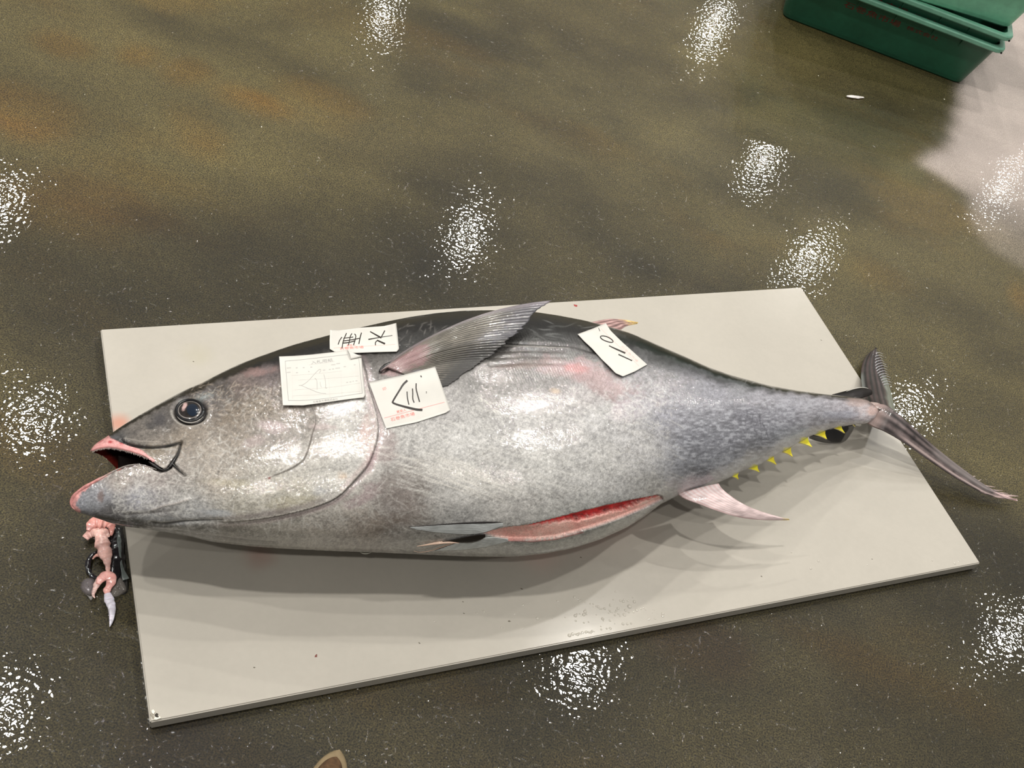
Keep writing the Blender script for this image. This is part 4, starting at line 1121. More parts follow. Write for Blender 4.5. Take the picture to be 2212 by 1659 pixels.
# anal fin
an_c = fin_col(80, 40, (216, 202, 202), (204, 176, 174), 9, .45, 41, ((196, 176, 120), .93, .99))
k_ = (1 - sstep(np.abs(uu_ - .98), 0, .12)) * .5; an_c = an_c * (1 - k_) + lin([150, 112, 108]) * k_
strip_fin('anal_fin', [(1552, 1044), (1560, 1056), (1575, 1069), (1600, 1086), (1630, 1100), (1660, 1110), (1704, 1122)],
          [(1464, 1066), (1478, 1077), (1505, 1087), (1545, 1103), (1590, 1117), (1640, 1124), (1704, 1124)],
          [.172, .170, .166, .160, .150, .140, .128], [.168, .166, .160, .152, .144, .136, .128], 80, 40, .010, an_c, wave=.003, rays=0)
# second dorsal fin tip, folded over behind the back
d_c = fin_col(60, 40, (120, 92, 90), (196, 160, 156), 4, .5, 51, ((226, 196, 124), .55, .95))
strip_fin('dorsal_fin', [(1268, 698), (1300, 691), (1320, 688), (1345, 690), (1362, 693), (1378, 697)], [(1330, 712), (1338, 712), (1344, 710), (1350, 705), (1360, 702), (1376, 699)],
          [.20, .19, .18, .165, .15, .14], [.20, .19, .18, .165, .15, .14], 60, 40, .004, d_c, wave=.002, rays=4)
T = []
for a, b_ in [((1336, 711), (1347, 709)), ((1340, 706), (1356, 707)), ((1352, 701), (1374, 702))]:
    T.append(tube(atz(resample([a, b_], 6), np.full(6, .16)), np.linspace(.0015, .0004, 6), 5, .5))
# pelvic fins pressed into their grooves
def skin_fin(name, A, B, n, m, lift, col, th=.0012, rays=6):
    A = smooth_poly(A, n, 1); B = smooth_poly(B, n, 1); u = np.linspace(0, 1, m)[None, :, None]
    P = A[:, None] * (1 - u) + B[:, None] * u
    X = np.zeros((n, m, 3)); last = None
    for i in range(n):
        for j in range(m):
            q, n_ = hit(*P[i, j])
            if q is None: q, n_ = last
            last = (q, n_)
            X[i, j] = q + n_ * (lift + .00018 * math.sin(u[0, j, 0] * rays * 2 * math.pi))
    return fin_obj(name, X, np.full((n, m), th), col)
pv = fin_col(60, 24, (160, 163, 162), (206, 210, 210), 6, .3, 61)
skin_fin('pelvic_fin', [(885, 1138), (940, 1134), (1000, 1131), (1050, 1130), (1086, 1129)], [(900, 1142), (950, 1150), (1000, 1153), (1040, 1152), (1086, 1134)], 60, 24, .0022, pv)
pv2 = fin_col(60, 24, (164, 168, 168), (214, 218, 216), 6, .3, 62)
skin_fin('pelvic_fin', [(985, 1172), (1020, 1166), (1045, 1160), (1070, 1159), (1096, 1163)], [(940, 1188), (985, 1187), (1020, 1184), (1060, 1178), (1098, 1167)], 60, 24, .0022, pv2)
q = on_skin(smooth_poly([(882, 1137), (930, 1134), (980, 1130), (1030, 1127.5), (1086, 1127)], 30), .0016)
V, Fc = tube(q, np.interp(np.linspace(0, 1, 30), [0, .4, .8, 1], [.0003, .0010, .0018, .0004]), 6)
mesh('fin_groove', V, Fc, mat('groove', base=L4(26, 20, 20), rough=.5), tuna)
G = skin_fin('fin_groove', [(955, 1168), (985, 1162), (1010, 1156), (1032, 1152), (1048, 1153)], [(958, 1170), (990, 1170), (1015, 1171), (1034, 1167), (1048, 1158)], 30, 8, .0028,
             np.tile(lin([24, 18, 16]), (30, 8, 1)) * 1.0)
for P, R in (([(900, 1177), (925, 1173), (950, 1169), (975, 1168), (992, 1170)], [.0006, .0018, .003, .0028, .0005]), ([(894, 1187), (906, 1190), (930, 1187), (955, 1178), (980, 1170)], [.0005, .0008, .0009, .0012, .0008])):
    q = on_skin(smooth_poly(P, 24), .003)
    V, Fc = tube(q, np.interp(np.linspace(0, 1, 24), np.linspace(0, 1, len(R)), R), 8, .6)
    mesh('fin_strand', V, Fc, mat('strand', base=L4(214, 184, 164), rough=.4, coat=.5), tuna)
# slime thread under the belly
q = atz(smooth_poly([(777, 1191), (782, 1195), (790, 1196.5), (800, 1194), (804, 1191)], 16), np.full(16, .12))
V, Fc = tube(q, .0010, 6); mesh('slime_thread', V, Fc, mat('slime', base=L4(190, 190, 176), rough=.15, coat=1), tuna)

# ------------------------------------------------------------------ paper slips
paper_m = mat('paper', base=L4(208, 206, 200), rough=.8, spec=.2, speck=[(30, .97, 1.02, 3), (8, .97, 1.02, 2)])
damp_m = mat('damp_paper', base=L4(228, 228, 222), rough=.5)
ink_m = mat('marker_ink', base=L4(40, 34, 30), rough=.45)
pen_m = mat('pencil', base=L4(172, 170, 166), rough=.6)
prt_m = mat('grey_print', base=L4(158, 158, 156), rough=.6)
prt2_m = mat('faint_print', base=L4(196, 194, 190), rough=.6)
red_m = mat('red_print', base=L4(226, 128, 118), rough=.6)
red2_m = mat('faint_red_print', base=L4(232, 186, 178), rough=.6)
def paper(label, top, right, bottom, left, lift=.002, curl=0.004, curlf=None, n=22, m=34):
    P = coons(top, right, bottom, left, n, m)
    f = Fit([tuple(p) for p in P[::3, ::4].reshape(-1, 2)], lift)
    u = np.linspace(0, 1, m)[None]; v = np.linspace(0, 1, n)[:, None]
    ex = curlf(u, v) if curlf else curl * (np.abs(u - .5) * 2) ** 6 * np.ones_like(v)
    wv = .0006 * vnoise(n, m, 9, 7, int(P[0, 0, 0]))
    X = f(P, ex + wv)
    c = X.mean((0, 1))
    root = empty('paper_slip', tuple(c), label, 'paper slip')
    V, Fc = slab(X, .00035)
    s_ = mesh('sheet', V, Fc, paper_m, root)
    tree = BVHTree.FromPolygons([tuple(q) for q in X.reshape(-1, 3)], [tuple(q) for q in grid_faces(n, m).tolist()])
    def on(Pp, e=.00022):
        Pp = np.asarray(Pp, float); flat = Pp.reshape(-1, 2); out = []
        for p in flat:
            r = ray(p); r = r / np.linalg.norm(r); h = tree.ray_cast(Vector(CAM), Vector(r))
            if h[0] is None: out.append(f(p[None])[0] - r * e)
            else: out.append(np.array(h[0]) - r * e)
        return np.array(out).reshape(Pp.shape[:-1] + (3,))
    return root, on
def strokes(name, root, on, S, mt, e=.0003):
    parts = []
    for P, wd in S:
        G = on(ribbon_px(P, wd), e); parts.append((G.reshape(-1, 3), [tuple(q) for q in grid_faces(G.shape[0], 3).tolist()]))
    V, Fc = join(parts); o = mesh(name, V, Fc, mt, root, smooth=False); o['kind'] = 'stuff'; return o
def words(name, root, on, items, mt, e=.0003):
    parts = []
    for it in items:
        P, Fc = text_px(*it); parts.append((on(P, e), Fc))
    V, Fc = join(parts); o = mesh(name, V, Fc, mt, root, smooth=False); o['kind'] = 'stuff'; return o

# slip on the back, two brushed characters
r3, on3 = paper('narrow white slip with two black handwritten characters on the dark back',
                [(713, 712.7), (735, 713.5), (777, 708), (830.7, 704.2), (856, 697.7)], [(856, 697.7), (859, 725), (862, 753.8), (856.8, 759.4)],
                [(723, 759.8), (765.3, 762.3), (807.6, 760.7), (856.8, 759.4)], [(713, 712.7), (712, 735), (712.3, 753.8), (723, 759.8)],
                curlf=lambda u, v: .006 * (1 - v) ** 3 * (1 - u) + .005 * sstep(u, .85, 1) * (1 - v) + .002 * sstep(v, .8, 1))
strokes('handwriting', r3, on3, [
    ([(738.4, 728.4), (733, 736), (730.7, 743.8)], 1.9), ([(748.4, 720), (743.8, 730), (740.7, 739.2), (738.8, 752.3)], 2.0),
    ([(760, 720.7), (756.5, 726), (755.3, 734.6), (752.7, 745)], 2.0), ([(766, 721.5), (769.2, 724.6), (767.6, 733), (763.8, 745)], 2.0),
    ([(780.7, 719.2), (778, 728.4), (775.3, 742.3)], 2.2), ([(742.3, 730.7), (762.6, 728)], 1.9), ([(741.9, 736.5), (756.9, 734.6), (776.9, 730.7)], 2.1),
    ([(740.7, 741.1), (753.8, 740), (766.9, 736.1)], 2.3), ([(800, 716.5), (823, 729.4)], [2.2, 3.6]), ([(831, 714.6), (827, 722), (823, 729.4)], [2.2, 2.2]),
    ([(796.5, 733), (823, 728.4), (847.2, 724.6)], [2.6, 1.6, 1.2]), ([(830.7, 742.3), (815.3, 735.3)], [3.8, 3.0]), ([(815.3, 735.3), (810.7, 739.2), (811, 745.3)], 2.0)], ink_m)
strokes('ruled_line', r3, on3, [([(720.8, 751.9), (800, 747), (853.7, 743.8)], .9)], red2_m, .0002)
words('printed_text', r3, on3, [('石巻魚市場', (734, 756), (785.5, 752.5), 6.0), ('買受人', (749, 748.5), (768, 747), 4.2)], red_m, .00025)

# slip by the gill with the bold mark
r2, on2 = paper('white slip with a bold black arrow mark and three strokes behind the gill',
                [(797, 826), (870, 810), (940, 792)], [(940, 792), (956, 837), (973, 885)], [(834, 925.5), (900, 912), (962, 892), (973, 885)], [(797, 826), (815, 876), (834, 925.5)],
                curlf=lambda u, v: .004 * (1 - v) ** 3 * (1 - u) + .003 * sstep(u, .8, 1) * v + .0055 * sstep(u, .3, .6) * sstep(1 - v, .3, .8))
strokes('handwriting', r2, on2, [
    ([(879, 822.6), (870.7, 830.4), (864, 841.5), (857, 852.7), (849.4, 865.3), (847.9, 869.3)], [4.4, 4.0, 3.6, 3.6, 3.6]),
    ([(848.2, 868.3), (850, 871.2), (864.7, 876), (888.8, 882.3), (901.7, 885), (911, 885.3)], [3.8, 4.0, 4.6, 5.0, 5.2]),
    ([(879.3, 846.3), (879.8, 858.7), (883.2, 873.3)], 2.2), ([(891, 839.8), (891.8, 848.4), (891.4, 861.3), (894.3, 869)], 2.3),
    ([(899, 828.7), (898.7, 839.8), (902.5, 854.4), (906.2, 867.3)], 2.5), ([(909.2, 811.8), (910.2, 814.2)], 2.4), ([(921, 845.5), (921.2, 849.5)], 1.1)], ink_m, .0004)
strokes('ruled_line', r2, on2, [([(830.5, 902.8), (890, 887), (960, 868.7)], 1.1)], mat('red_line', base=L4(226, 156, 150), rough=.6), .0002)
words('printed_text', r2, on2, [('石巻魚市場', (845, 910.5), (896.5, 897), 8.0), ('買受人', (857.5, 893), (878, 888), 6.0), ('印', (828, 844), (835, 841.5), 6.5)], red_m, .00025)

# slip on the back behind the fin: 110
r4, on4 = paper('tilted white slip numbered 110 by the folded dorsal fin',
                [(1247.8, 721.7), (1280, 710), (1308.5, 697.8)], [(1308.5, 697.8), (1319, 714.3), (1342, 737), (1370, 762), (1398, 787.4)],
                [(1315, 790), (1330, 806), (1345.8, 813), (1372, 802), (1398, 787.4)], [(1247.8, 721.7), (1262, 737), (1279, 752.7), (1300, 776), (1315, 790)],
                curlf=lambda u, v: .006 * sstep(v, .75, 1) * (1 - u) + .004 * sstep(1 - v, .8, 1) * u)
strokes('handwriting', r4, on4, [
    ([(1299, 731), (1296.2, 728), (1297.5, 726), (1302.7, 725.3), (1312, 727.4), (1321.5, 733), (1326, 739.2), (1318.4, 739.8), (1309, 737), (1300.3, 733), (1297, 729)], 2.2),
    ([(1316.2, 747), (1324.6, 751.2), (1349.9, 762.4)], [2.2, 3.2, 3.6]), ([(1336.6, 765.8), (1364.8, 778.8)], [2.6, 2.4]), ([(1293.3, 708.8), (1295.6, 715)], 1.2)], ink_m)
strokes('ruled_line', r4, on4, [([(1298, 709.6), (1340, 751), (1380.3, 790.3)], .8)], red2_m, .0002)
words('printed_text', r4, on4, [('石巻魚市場', (1341, 749), (1376, 783), 5.0, (.72, -.70))], red2_m, .00025)

# the printed bid form lies over the slip
r1, on1 = paper('large printed bid form with faint grey print and pencil mark on the gill cover',
                [(603, 770), (640, 768.5), (675, 765.6), (720, 760.5), (749.5, 756.2), (766, 764), (781, 772)], [(781, 772), (785, 815), (789.4, 852.5), (785.6, 858.3)],
                [(611, 875.4), (655, 875.6), (713, 867.7), (750, 862.5), (785.6, 858.3)], [(603, 770), (607, 822), (611, 875.4)], lift=.0045,
                curlf=lambda u, v: .003 * (1 - v) ** 2 * (1 - u) + .004 * sstep(u, .9, 1) * v + .0025 * sstep(v, .85, 1), n=30, m=44)
strokes('form_frame', r1, on1, [([(616, 780), (656, 776.6), (704, 771), (751, 765.8)], .9), ([(775.3, 775), (779, 812), (783, 849)], .9), ([(623, 865), (656, 865.2), (694, 862), (742, 855.4), (783, 849)], .9),
                                 ([(616, 780), (619.5, 822), (623, 865)], .9)], prt_m, .00025)
gl = [([(668, 788), (695, 784.5), (723, 780.6)], .6), ([(630, 811), (700, 806), (738, 801)], .4), ([(632, 855), (700, 852), (778, 845)], .4), ([(644, 821), (700, 818), (775, 812)], .4),
      ([(632, 800), (632, 862)], .4), ([(736, 800), (739, 855)], .4), ([(710, 812), (713, 860)], .4), ([(636, 842), (700, 838), (742, 833)], .35), ([(740, 833), (779, 827)], .35)]
strokes('form_rule', r1, on1, gl, prt2_m, .0002)
small = []
for (x, y, l) in [(620, 795, 8), (639.5, 794.5, 3), (654.5, 794, 3), (671, 793, 3), (716, 788, 8), (727, 785.5, 7), (620, 804.5, 7), (640, 805, 3), (666, 802.5, 2), (698, 799.5, 4), (711, 798, 3), (718, 797, 3), (725, 795.5, 9), (743, 792, 4), (765, 788, 2.5),
                  (748.5, 826, 3), (755.5, 825, 3), (762, 823.5, 2), (768.5, 822.5, 3)]:
    small.append(([(x, y), (x + l, y - l * .1)], 1.7))
strokes('printed_mark', r1, on1, small, mat('mid_print', base=L4(182, 180, 176), rough=.6), .00025)
words('printed_text', r1, on1, [('入札用紙', (672.4, 787), (719.4, 780.6), 7.2), ('石巻魚市場株式会社', (676.4, 870.5), (730, 863.5), 4.4)], prt_m, .00025)
strokes('pencil_mark', r1, on1, [([(646, 832), (650, 832.6), (655, 831), (666, 823), (680, 807), (690.6, 796.5), (694, 799), (690, 805)], .9), ([(651, 832.6), (670.7, 841), (689.7, 849), (704, 850)], .7),
                                  ([(680, 817), (683.5, 819), (685, 826), (685, 841)], 1.0), ([(691.6, 825), (692, 831), (694.4, 836.4)], .7), ([(699.7, 809), (703, 821), (704, 837), (701, 838), (706, 838)], 1.0)], pen_m, .0003)
# folded-over corner
P = np.array([[(750, 756.4), (757, 777)], [(765, 764.5), (768, 774.6)], [(781, 772), (780, 772.4)]], float)
Pg = np.stack([resample(P[:, 0], 10), resample(P[:, 1], 10)], 1); Pg = np.stack([Pg[:, 0] * (1 - w_) + Pg[:, 1] * w_ for w_ in np.linspace(0, 1, 8)], 1)
Xf = on1(Pg, .0006); Xf[..., 2] += (.0015 + .003 * np.sin(np.linspace(0, np.pi, 8)))[None, :]
V, Fc = slab(Xf, .00035); mesh('folded_corner', V, Fc, paper_m, r1)

# ------------------------------------------------------------------ offal beside the board
def build_offal():
    c0 = at(225, 1230, 0)
    root = empty('offal', (c0[0], c0[1], 0), 'pink and black fish gut scraps on the wet floor below the jaw', 'offal')
    def vein(name, P, Z, R, colr, flat=.8, k=14, lump=.25, rough=.3, seed=1, alpha=1.0, tr=0.0, coat=.9):
        n = 60
        Pn = smooth_poly(P, n, 2); z = np.interp(np.linspace(0, 1, n), np.linspace(0, 1, len(Z)), Z); r = np.interp(np.linspace(0, 1, n), np.linspace(0, 1, len(R)), R)
        r = r * (1 + lump * vnoise(1, n, 14, 1, seed)[0])
        V, Fc = tube(atz(Pn, z * .8), r, k, flat * .6)
        N_ = fbm(n, k, 7, 4, seed + 3, 3).reshape(-1, 1)
        V = V + rng.normal(size=V.shape) * 0
        rr = np.linalg.norm(V.reshape(n, k, 3) - V.reshape(n, k, 3).mean(1, keepdims=True), axis=-1)
        C0 = V.reshape(n, k, 3).mean(1, keepdims=True)
        V = (C0 + (V.reshape(n, k, 3) - C0) * (1 + 1.5 * lump * fbm(n, k, 22, 4, seed + 9, 1))[..., None]).reshape(-1, 3)
        V[:, 2] = np.maximum(V[:, 2], .0008)
        col = lin(colr) * (1 + .55 * N_)
        m = mat(name + '_flesh', attr=True, rough=rough, coat=coat, coat_rough=.05, sss=.2 if sum(colr) > 300 else 0, alpha=alpha, bump=[(120, .002, .5, 2)], trans=tr)
        return mesh(name, V, Fc, m, root, col=np.clip(col, .004, .9))
    pk = (234, 186, 176)
    vein('gill_flap', [(190, 1146), (196, 1135), (206, 1126), (222, 1128), (240, 1132), (242, 1146), (240, 1157)], [.03, .034, .034, .03], [.004, .010, .012, .013, .010, .006, .002], (226, 158, 148), .6, seed=2)
    vein('gill_flap', [(184, 1163), (190, 1156), (200, 1150), (212, 1147), (226, 1148), (236, 1160)], [.018, .026, .03, .03], [.006, .008, .010, .010, .008, .002], (232, 182, 172), .7, seed=5)
    vein('gut', [(214, 1146), (218, 1160), (222, 1178), (228, 1196), (232, 1212), (233, 1226), (234, 1240)], [.03, .03, .028, .026, .02, .016], [.010, .0115, .012, .0115, .009, .005, .003], pk, .8, seed=7)
    vein('gut', [(200, 1208), (205, 1201), (214, 1198), (222, 1204)], [.02, .022, .02], [.001, .0025, .004, .003], (216, 160, 148), .8, seed=9)
    vein('gut', [(212, 1262), (218, 1250), (226, 1243), (236, 1244), (242, 1254), (236, 1266), (230, 1276), (234, 1290)], [.018, .02, .02, .014, .01], [.005, .008, .009, .010, .009, .007, .007, .004], (230, 168, 160), .7, seed=11)
    vein('gut', [(222, 1244), (212, 1256), (206, 1270), (200, 1284), (205, 1292)], [.018, .014, .01], [.004, .006, .005, .004, .001], (212, 176, 168), .7, seed=13)
    vein('gut', [(232, 1282), (236, 1296), (242, 1312), (242, 1330), (240, 1344), (237, 1354)], [.012, .012, .010, .008], [.006, .0085, .0075, .006, .004, .0006], (200, 196, 208), .7, lump=.1, seed=15)
    bk = (26, 24, 28)
    vein('black_membrane', [(244, 1140), (248, 1160), (250, 1185), (252, 1210), (250, 1235), (247, 1256)], [.016, .016, .014, .010], [.007, .012, .013, .013, .012, .005], bk, .7, rough=.18, seed=17)
    vein('black_membrane', [(257, 1140), (258, 1165), (260, 1200), (262, 1235), (266, 1258), (269, 1276)], [.010, .010, .008, .006], [.006, .008, .008, .009, .011, .004], (40, 40, 40), .5, rough=.2, seed=19)
    vein('black_membrane', [(212, 1190), (200, 1198), (192, 1208), (189, 1222), (192, 1236), (200, 1245), (212, 1248)], [.012, .012, .010], [.002, .004, .005, .0055, .005, .004, .002], bk, .8, rough=.15, seed=21)
    vein('membrane_streak', [(256, 1146), (257, 1160), (258, 1180), (260, 1205), (264, 1230), (272, 1252)], [.024, .022, .018, .016], [.001, .004, .003, .0015, .003, .006], (92, 100, 98), .5, rough=.2, seed=23)
    def patch(name, P, z, colr):
        P = np.array(P, float); c = P.mean(0); n = 10; L_ = smooth_poly(np.vstack([P, P[:1]]), 48, 1)[:-1]
        G = np.array([atz(c + (L_ - c) * r, np.full(len(L_), .001) + z * (1 - r ** 3)) for r in np.linspace(0.02, 1, n)])
        G[..., 2] = np.maximum(G[..., 2] + .006 * fbm(n, len(L_), 4, 5, 17, 2), .0008)
        mesh(name, G.reshape(-1, 3), [tuple(q) for q in grid_faces(n, len(L_), True)] + [tuple(range(len(L_)))], mat(name + '_sheet', base=L4(*colr), rough=.2, coat=1, coat_rough=.04), root)
    patch('black_membrane', [(240, 1133), (262, 1133), (268, 1180), (275, 1240), (280, 1278), (262, 1288), (250, 1262), (243, 1200)], .006, (16, 15, 16))
    # translucent bladders: thin skins over the wet floor
    def skin(name, P, z, colr, a):
        P = np.array(P, float); c = P.mean(0); n = 12; L_ = smooth_poly(np.vstack([P, P[:1]]), 40, 2)[:-1]
        G = np.array([atz(c + (L_ - c) * r, np.full(len(L_), .002) + z * math.sqrt(max(0, 1 - r ** 2.2))) for r in np.linspace(0.02, 1, n)])
        G[..., 2] += .0015 * fbm(n, len(L_), 6, 4, 7, 2)
        G[..., 2] = np.maximum(G[..., 2], .001)
        V = G.reshape(-1, 3); Fc = [tuple(q) for q in grid_faces(n, len(L_), True)] + [tuple(range(len(L_)))]
        mesh(name, V, Fc, mat(name + '_film', base=L4(*colr), rough=.15, coat=1, coat_rough=.03, alpha=a, bump=[(60, .002, .5, 2)]), root)
    skin('bladder', [(173, 1270), (176, 1256), (186, 1248), (202, 1246), (208, 1256), (206, 1272), (200, 1286), (190, 1288), (178, 1282)], .014, (150, 142, 148), .38)
    skin('bladder', [(246, 1256), (258, 1240), (268, 1250), (278, 1276), (266, 1282), (252, 1292), (236, 1290), (238, 1274)], .010, (140, 134, 128), .45)
    skin('bladder', [(186, 1284), (196, 1288), (204, 1286), (200, 1294), (196, 1298), (192, 1292)], .004, (200, 196, 194), .5)
build_offal()

# ------------------------------------------------------------------ crates
def build_crates():
    A = at(1688, 36, 0); B = at(2076, 184, 0)
    d = B - A; L_ = np.linalg.norm(d); d /= L_
    nf = np.array([d[1], -d[0], 0.0])
    if nf[1] > 0: nf = -nf
    # solve rim height and flare from the photo position of the rim corner
    best = None
    for h_ in np.arange(.06, .32, .004):
        for fl in np.arange(0.0, .09, .003):
            e = np.linalg.norm(proj(B + d * fl + nf * fl + np.array([0, 0, h_])) - np.array([2163, 102]))
            if best is None or e < best[0]: best = (e, h_, fl)
    e, Hc, FLr = best
    Wd = .40
    green = dict(rough=.42, coat=.25, coat_rough=.15, speck=[(9, .85, 1.12, 3), (60, .93, 1.05, 2)], bump=[(30, .0015, .15, 2)])
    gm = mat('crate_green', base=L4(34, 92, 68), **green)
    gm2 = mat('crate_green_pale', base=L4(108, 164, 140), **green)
    gm_lit = mat('crate_green_lit', base=L4(124, 200, 166), **green)  # same crate green, brightened: light on the front put into the colour
    redp = mat('crate_red_print', base=L4(112, 40, 36), rough=.6, speck=[(60, .5, 1.2, 3)])
    def ring(a0, off, z, rad, n=7):
        """rounded rectangle around the crate base, offset outwards by off"""
        x0, x1, y0, y1 = -off, L_ + off, -Wd - off, off
        P = []
        for cx_, cy_, s0 in ((x1 - rad, y1 - rad, 0), (x0 + rad, y1 - rad, 1), (x0 + rad, y0 + rad, 2), (x1 - rad, y0 + rad, 3)):
            for k in range(n):
                t = (s0 + k / (n - 1)) * math.pi / 2
                P.append((cx_ + rad * math.cos(t), cy_ + rad * math.sin(t)))
        return [a0 + d * p[0] + nf * p[1] + np.array([0, 0, z]) for p in P]
    def loft(rings, close_bottom=True, close_top=False):
        n = len(rings[0]); V = [p for r in rings for p in r]
        Fc = []
        for i in range(len(rings) - 1):
            for j in range(n):
                Fc.append((i * n + j, i * n + (j + 1) % n, (i + 1) * n + (j + 1) % n, (i + 1) * n + j))
        if close_bottom: Fc.append(tuple(range(n - 1, -1, -1)))
        if close_top: Fc.append(tuple((len(rings) - 1) * n + k for k in range(n)))
        return np.array(V), Fc
    def crate(name, z0, label, prints, matl, rim_only=False, flare=FLr, Hh=Hc, a0=None):
        a0 = A if a0 is None else a0
        root = empty(name, tuple(a0 + d * L_ / 2 - nf * Wd / 2 + np.array([0, 0, z0])), label, 'crate', 'stacked green fish crates')
        w_ = .004
        def off(z): return flare * z / Hh
        rings = [ring(a0, -.006, z0 + .0, .03), ring(a0, 0, z0 + .006, .03)]
        rings += [ring(a0, off(z), z0 + z, .03) for z in np.linspace(.02, Hh, 5)]
        rings += [ring(a0, off(Hh) - w_, z0 + Hh, .027)] + [ring(a0, off(z) - w_, z0 + z, .027) for z in np.linspace(Hh - .01, .012, 5)]
        V, Fc = loft(rings, True, True)
        mesh('tub', V, Fc, matl, root, smooth=False)
        # rolled rim: a flange with a down-turned lip
        hr = .018
        o0 = off(Hh)
        V, Fc = loft([ring(a0, o0 - .001, z0 + Hh - hr - .002, .03), ring(a0, o0 + .016, z0 + Hh - hr, .034), ring(a0, o0 + .019, z0 + Hh - hr + .004, .036), ring(a0, o0 + .019, z0 + Hh - .003, .036),
                      ring(a0, o0 + .016, z0 + Hh + .001, .034), ring(a0, o0 - .003, z0 + Hh + .001, .03), ring(a0, o0 - .003, z0 + Hh - hr - .002, .03)], False, False)
        mesh('rim', V, Fc, gm2, root, smooth=False)
        # upright ribs under the rim
        for t in (.12, .32, .52, .72, .87):
            zt = Hh - hr - .002; zb = zt - .035
            P = []
            for zz, ex in ((zt, .012), (zb, .0005)):
                for sx in (-.0015, .0015):
                    for oo in (off(zz) - .001, off(zz) + ex):
                        P.append(a0 + d * (L_ * t + sx) + nf * oo + np.array([0, 0, z0 + zz]))
            V = np.array(P); Fc = [(0, 1, 3, 2), (4, 6, 7, 5), (0, 4, 5, 1), (2, 3, 7, 6), (1, 5, 7, 3), (0, 2, 6, 4)]
            mesh('rib', V, Fc, matl, root, smooth=False)
        for (txt, t0, t1, zc_, gh) in prints:
            V2, F2 = text_geom(txt)
            x = t0 + V2[:, 0] / V2[:, 0].max() * (t1 - t0); z = zc_ + V2[:, 1] * gh
            V = np.array([a0 + d * xx + nf * (off(zz) + .0006) + np.array([0, 0, z0 + zz]) for xx, zz in zip(x, z)])
            mesh('printed_text', V, F2, redp, root, smooth=False)
        return root
    return crate, A, B, d, nf, L_, Hc, FLr, gm, gm2, gm_lit
crate_fn, cA, cB, cdv, cnf, cL, cH, cF, gm, gm2, gm_lit = build_crates()
def face_xz(px, py, dz=0.0, off=0.02):
    """photo point -> position along the crate front and height on that face"""
    p0 = cA + cnf * off; r = ray([px, py]); t = ((p0 - CAM) @ cnf) / (r @ cnf); q = CAM + r * t
    return float((q - cA) @ cdv), float(q[2] - dz)
x0_, z0_ = face_xz(1824, 6); x1_, z1_ = face_xz(1946, 50)
x2_, z2_ = face_xz(1956, 62); x3_, z3_ = face_xz(2026, 84)
def front_print(root, z0, matl):
    for k, (txt, xa, xb, zb, gh) in enumerate((('石巻魚市場', x0_, x1_, min(z0_, z1_) - .012, .026), ('株式会社', x2_, x3_, min(z2_, z3_) + .002, .017))):
        V2, F2 = text_geom(txt)
        x = xa + V2[:, 0] / V2[:, 0].max() * (xb - xa); z = zb + V2[:, 1] * gh
        V = np.array([cA + cdv * xx + cnf * (cF * zz / cH + .0007) + np.array([0, 0, z0 + zz]) for xx, zz in zip(x, z)])
        o = mesh('printed_text', V, F2, matl, root, smooth=False); o['kind'] = 'stuff'
redp = mat('crate_red_print', base=L4(120, 40, 34), rough=.6, speck=[(60, .45, 1.2, 3)])
NEST = 0.050
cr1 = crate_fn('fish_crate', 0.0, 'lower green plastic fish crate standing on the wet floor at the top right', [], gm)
front_print(cr1, 0.0, redp)
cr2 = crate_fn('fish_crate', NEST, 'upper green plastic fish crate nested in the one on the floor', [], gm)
front_print(cr2, NEST, redp)
hole_m = mat('rim_hole', base=L4(6, 14, 10), rough=.8)
for root, z0 in ((cr1, 0.0), (cr2, NEST)):
    c = cB + cdv * (cF + .006) + cnf * (cF + .0195) + np.array([0, 0, z0 + cH - .010])
    V = [c + cdv * .0035 * math.cos(a) + np.array([0, 0, .0035 * math.sin(a)]) + cnf * e for e in (-.002, .0006) for a in np.linspace(0, 2 * np.pi, 12, endpoint=False)]
    mesh('rim_hole', V, [tuple(range(12, 24))] + [(i, (i + 1) % 12, 12 + (i + 1) % 12, 12 + i) for i in range(12)], hole_m, root, smooth=False)
zt = NEST + cH + .003
cr3 = crate_fn('fish_crate', zt, 'topmost green fish crate stacked askew on the nested pair', [], gm_lit)
Xc = at(2182, 64, zt); Xd = at(1975, -1, zt); dd = Xc - Xd; dd /= np.linalg.norm(dd)
th_ = math.atan2(dd[1], dd[0]) - math.atan2(cdv[1], cdv[0])
cor = cB + np.array([0, 0, zt]) - np.array(cr3.location); cs, sn = math.cos(th_), math.sin(th_)
cor = np.array([cor[0] * cs - cor[1] * sn, cor[0] * sn + cor[1] * cs, cor[2]])
cr3.rotation_euler.z = th_; cr3.location = tuple(Xc - cor)

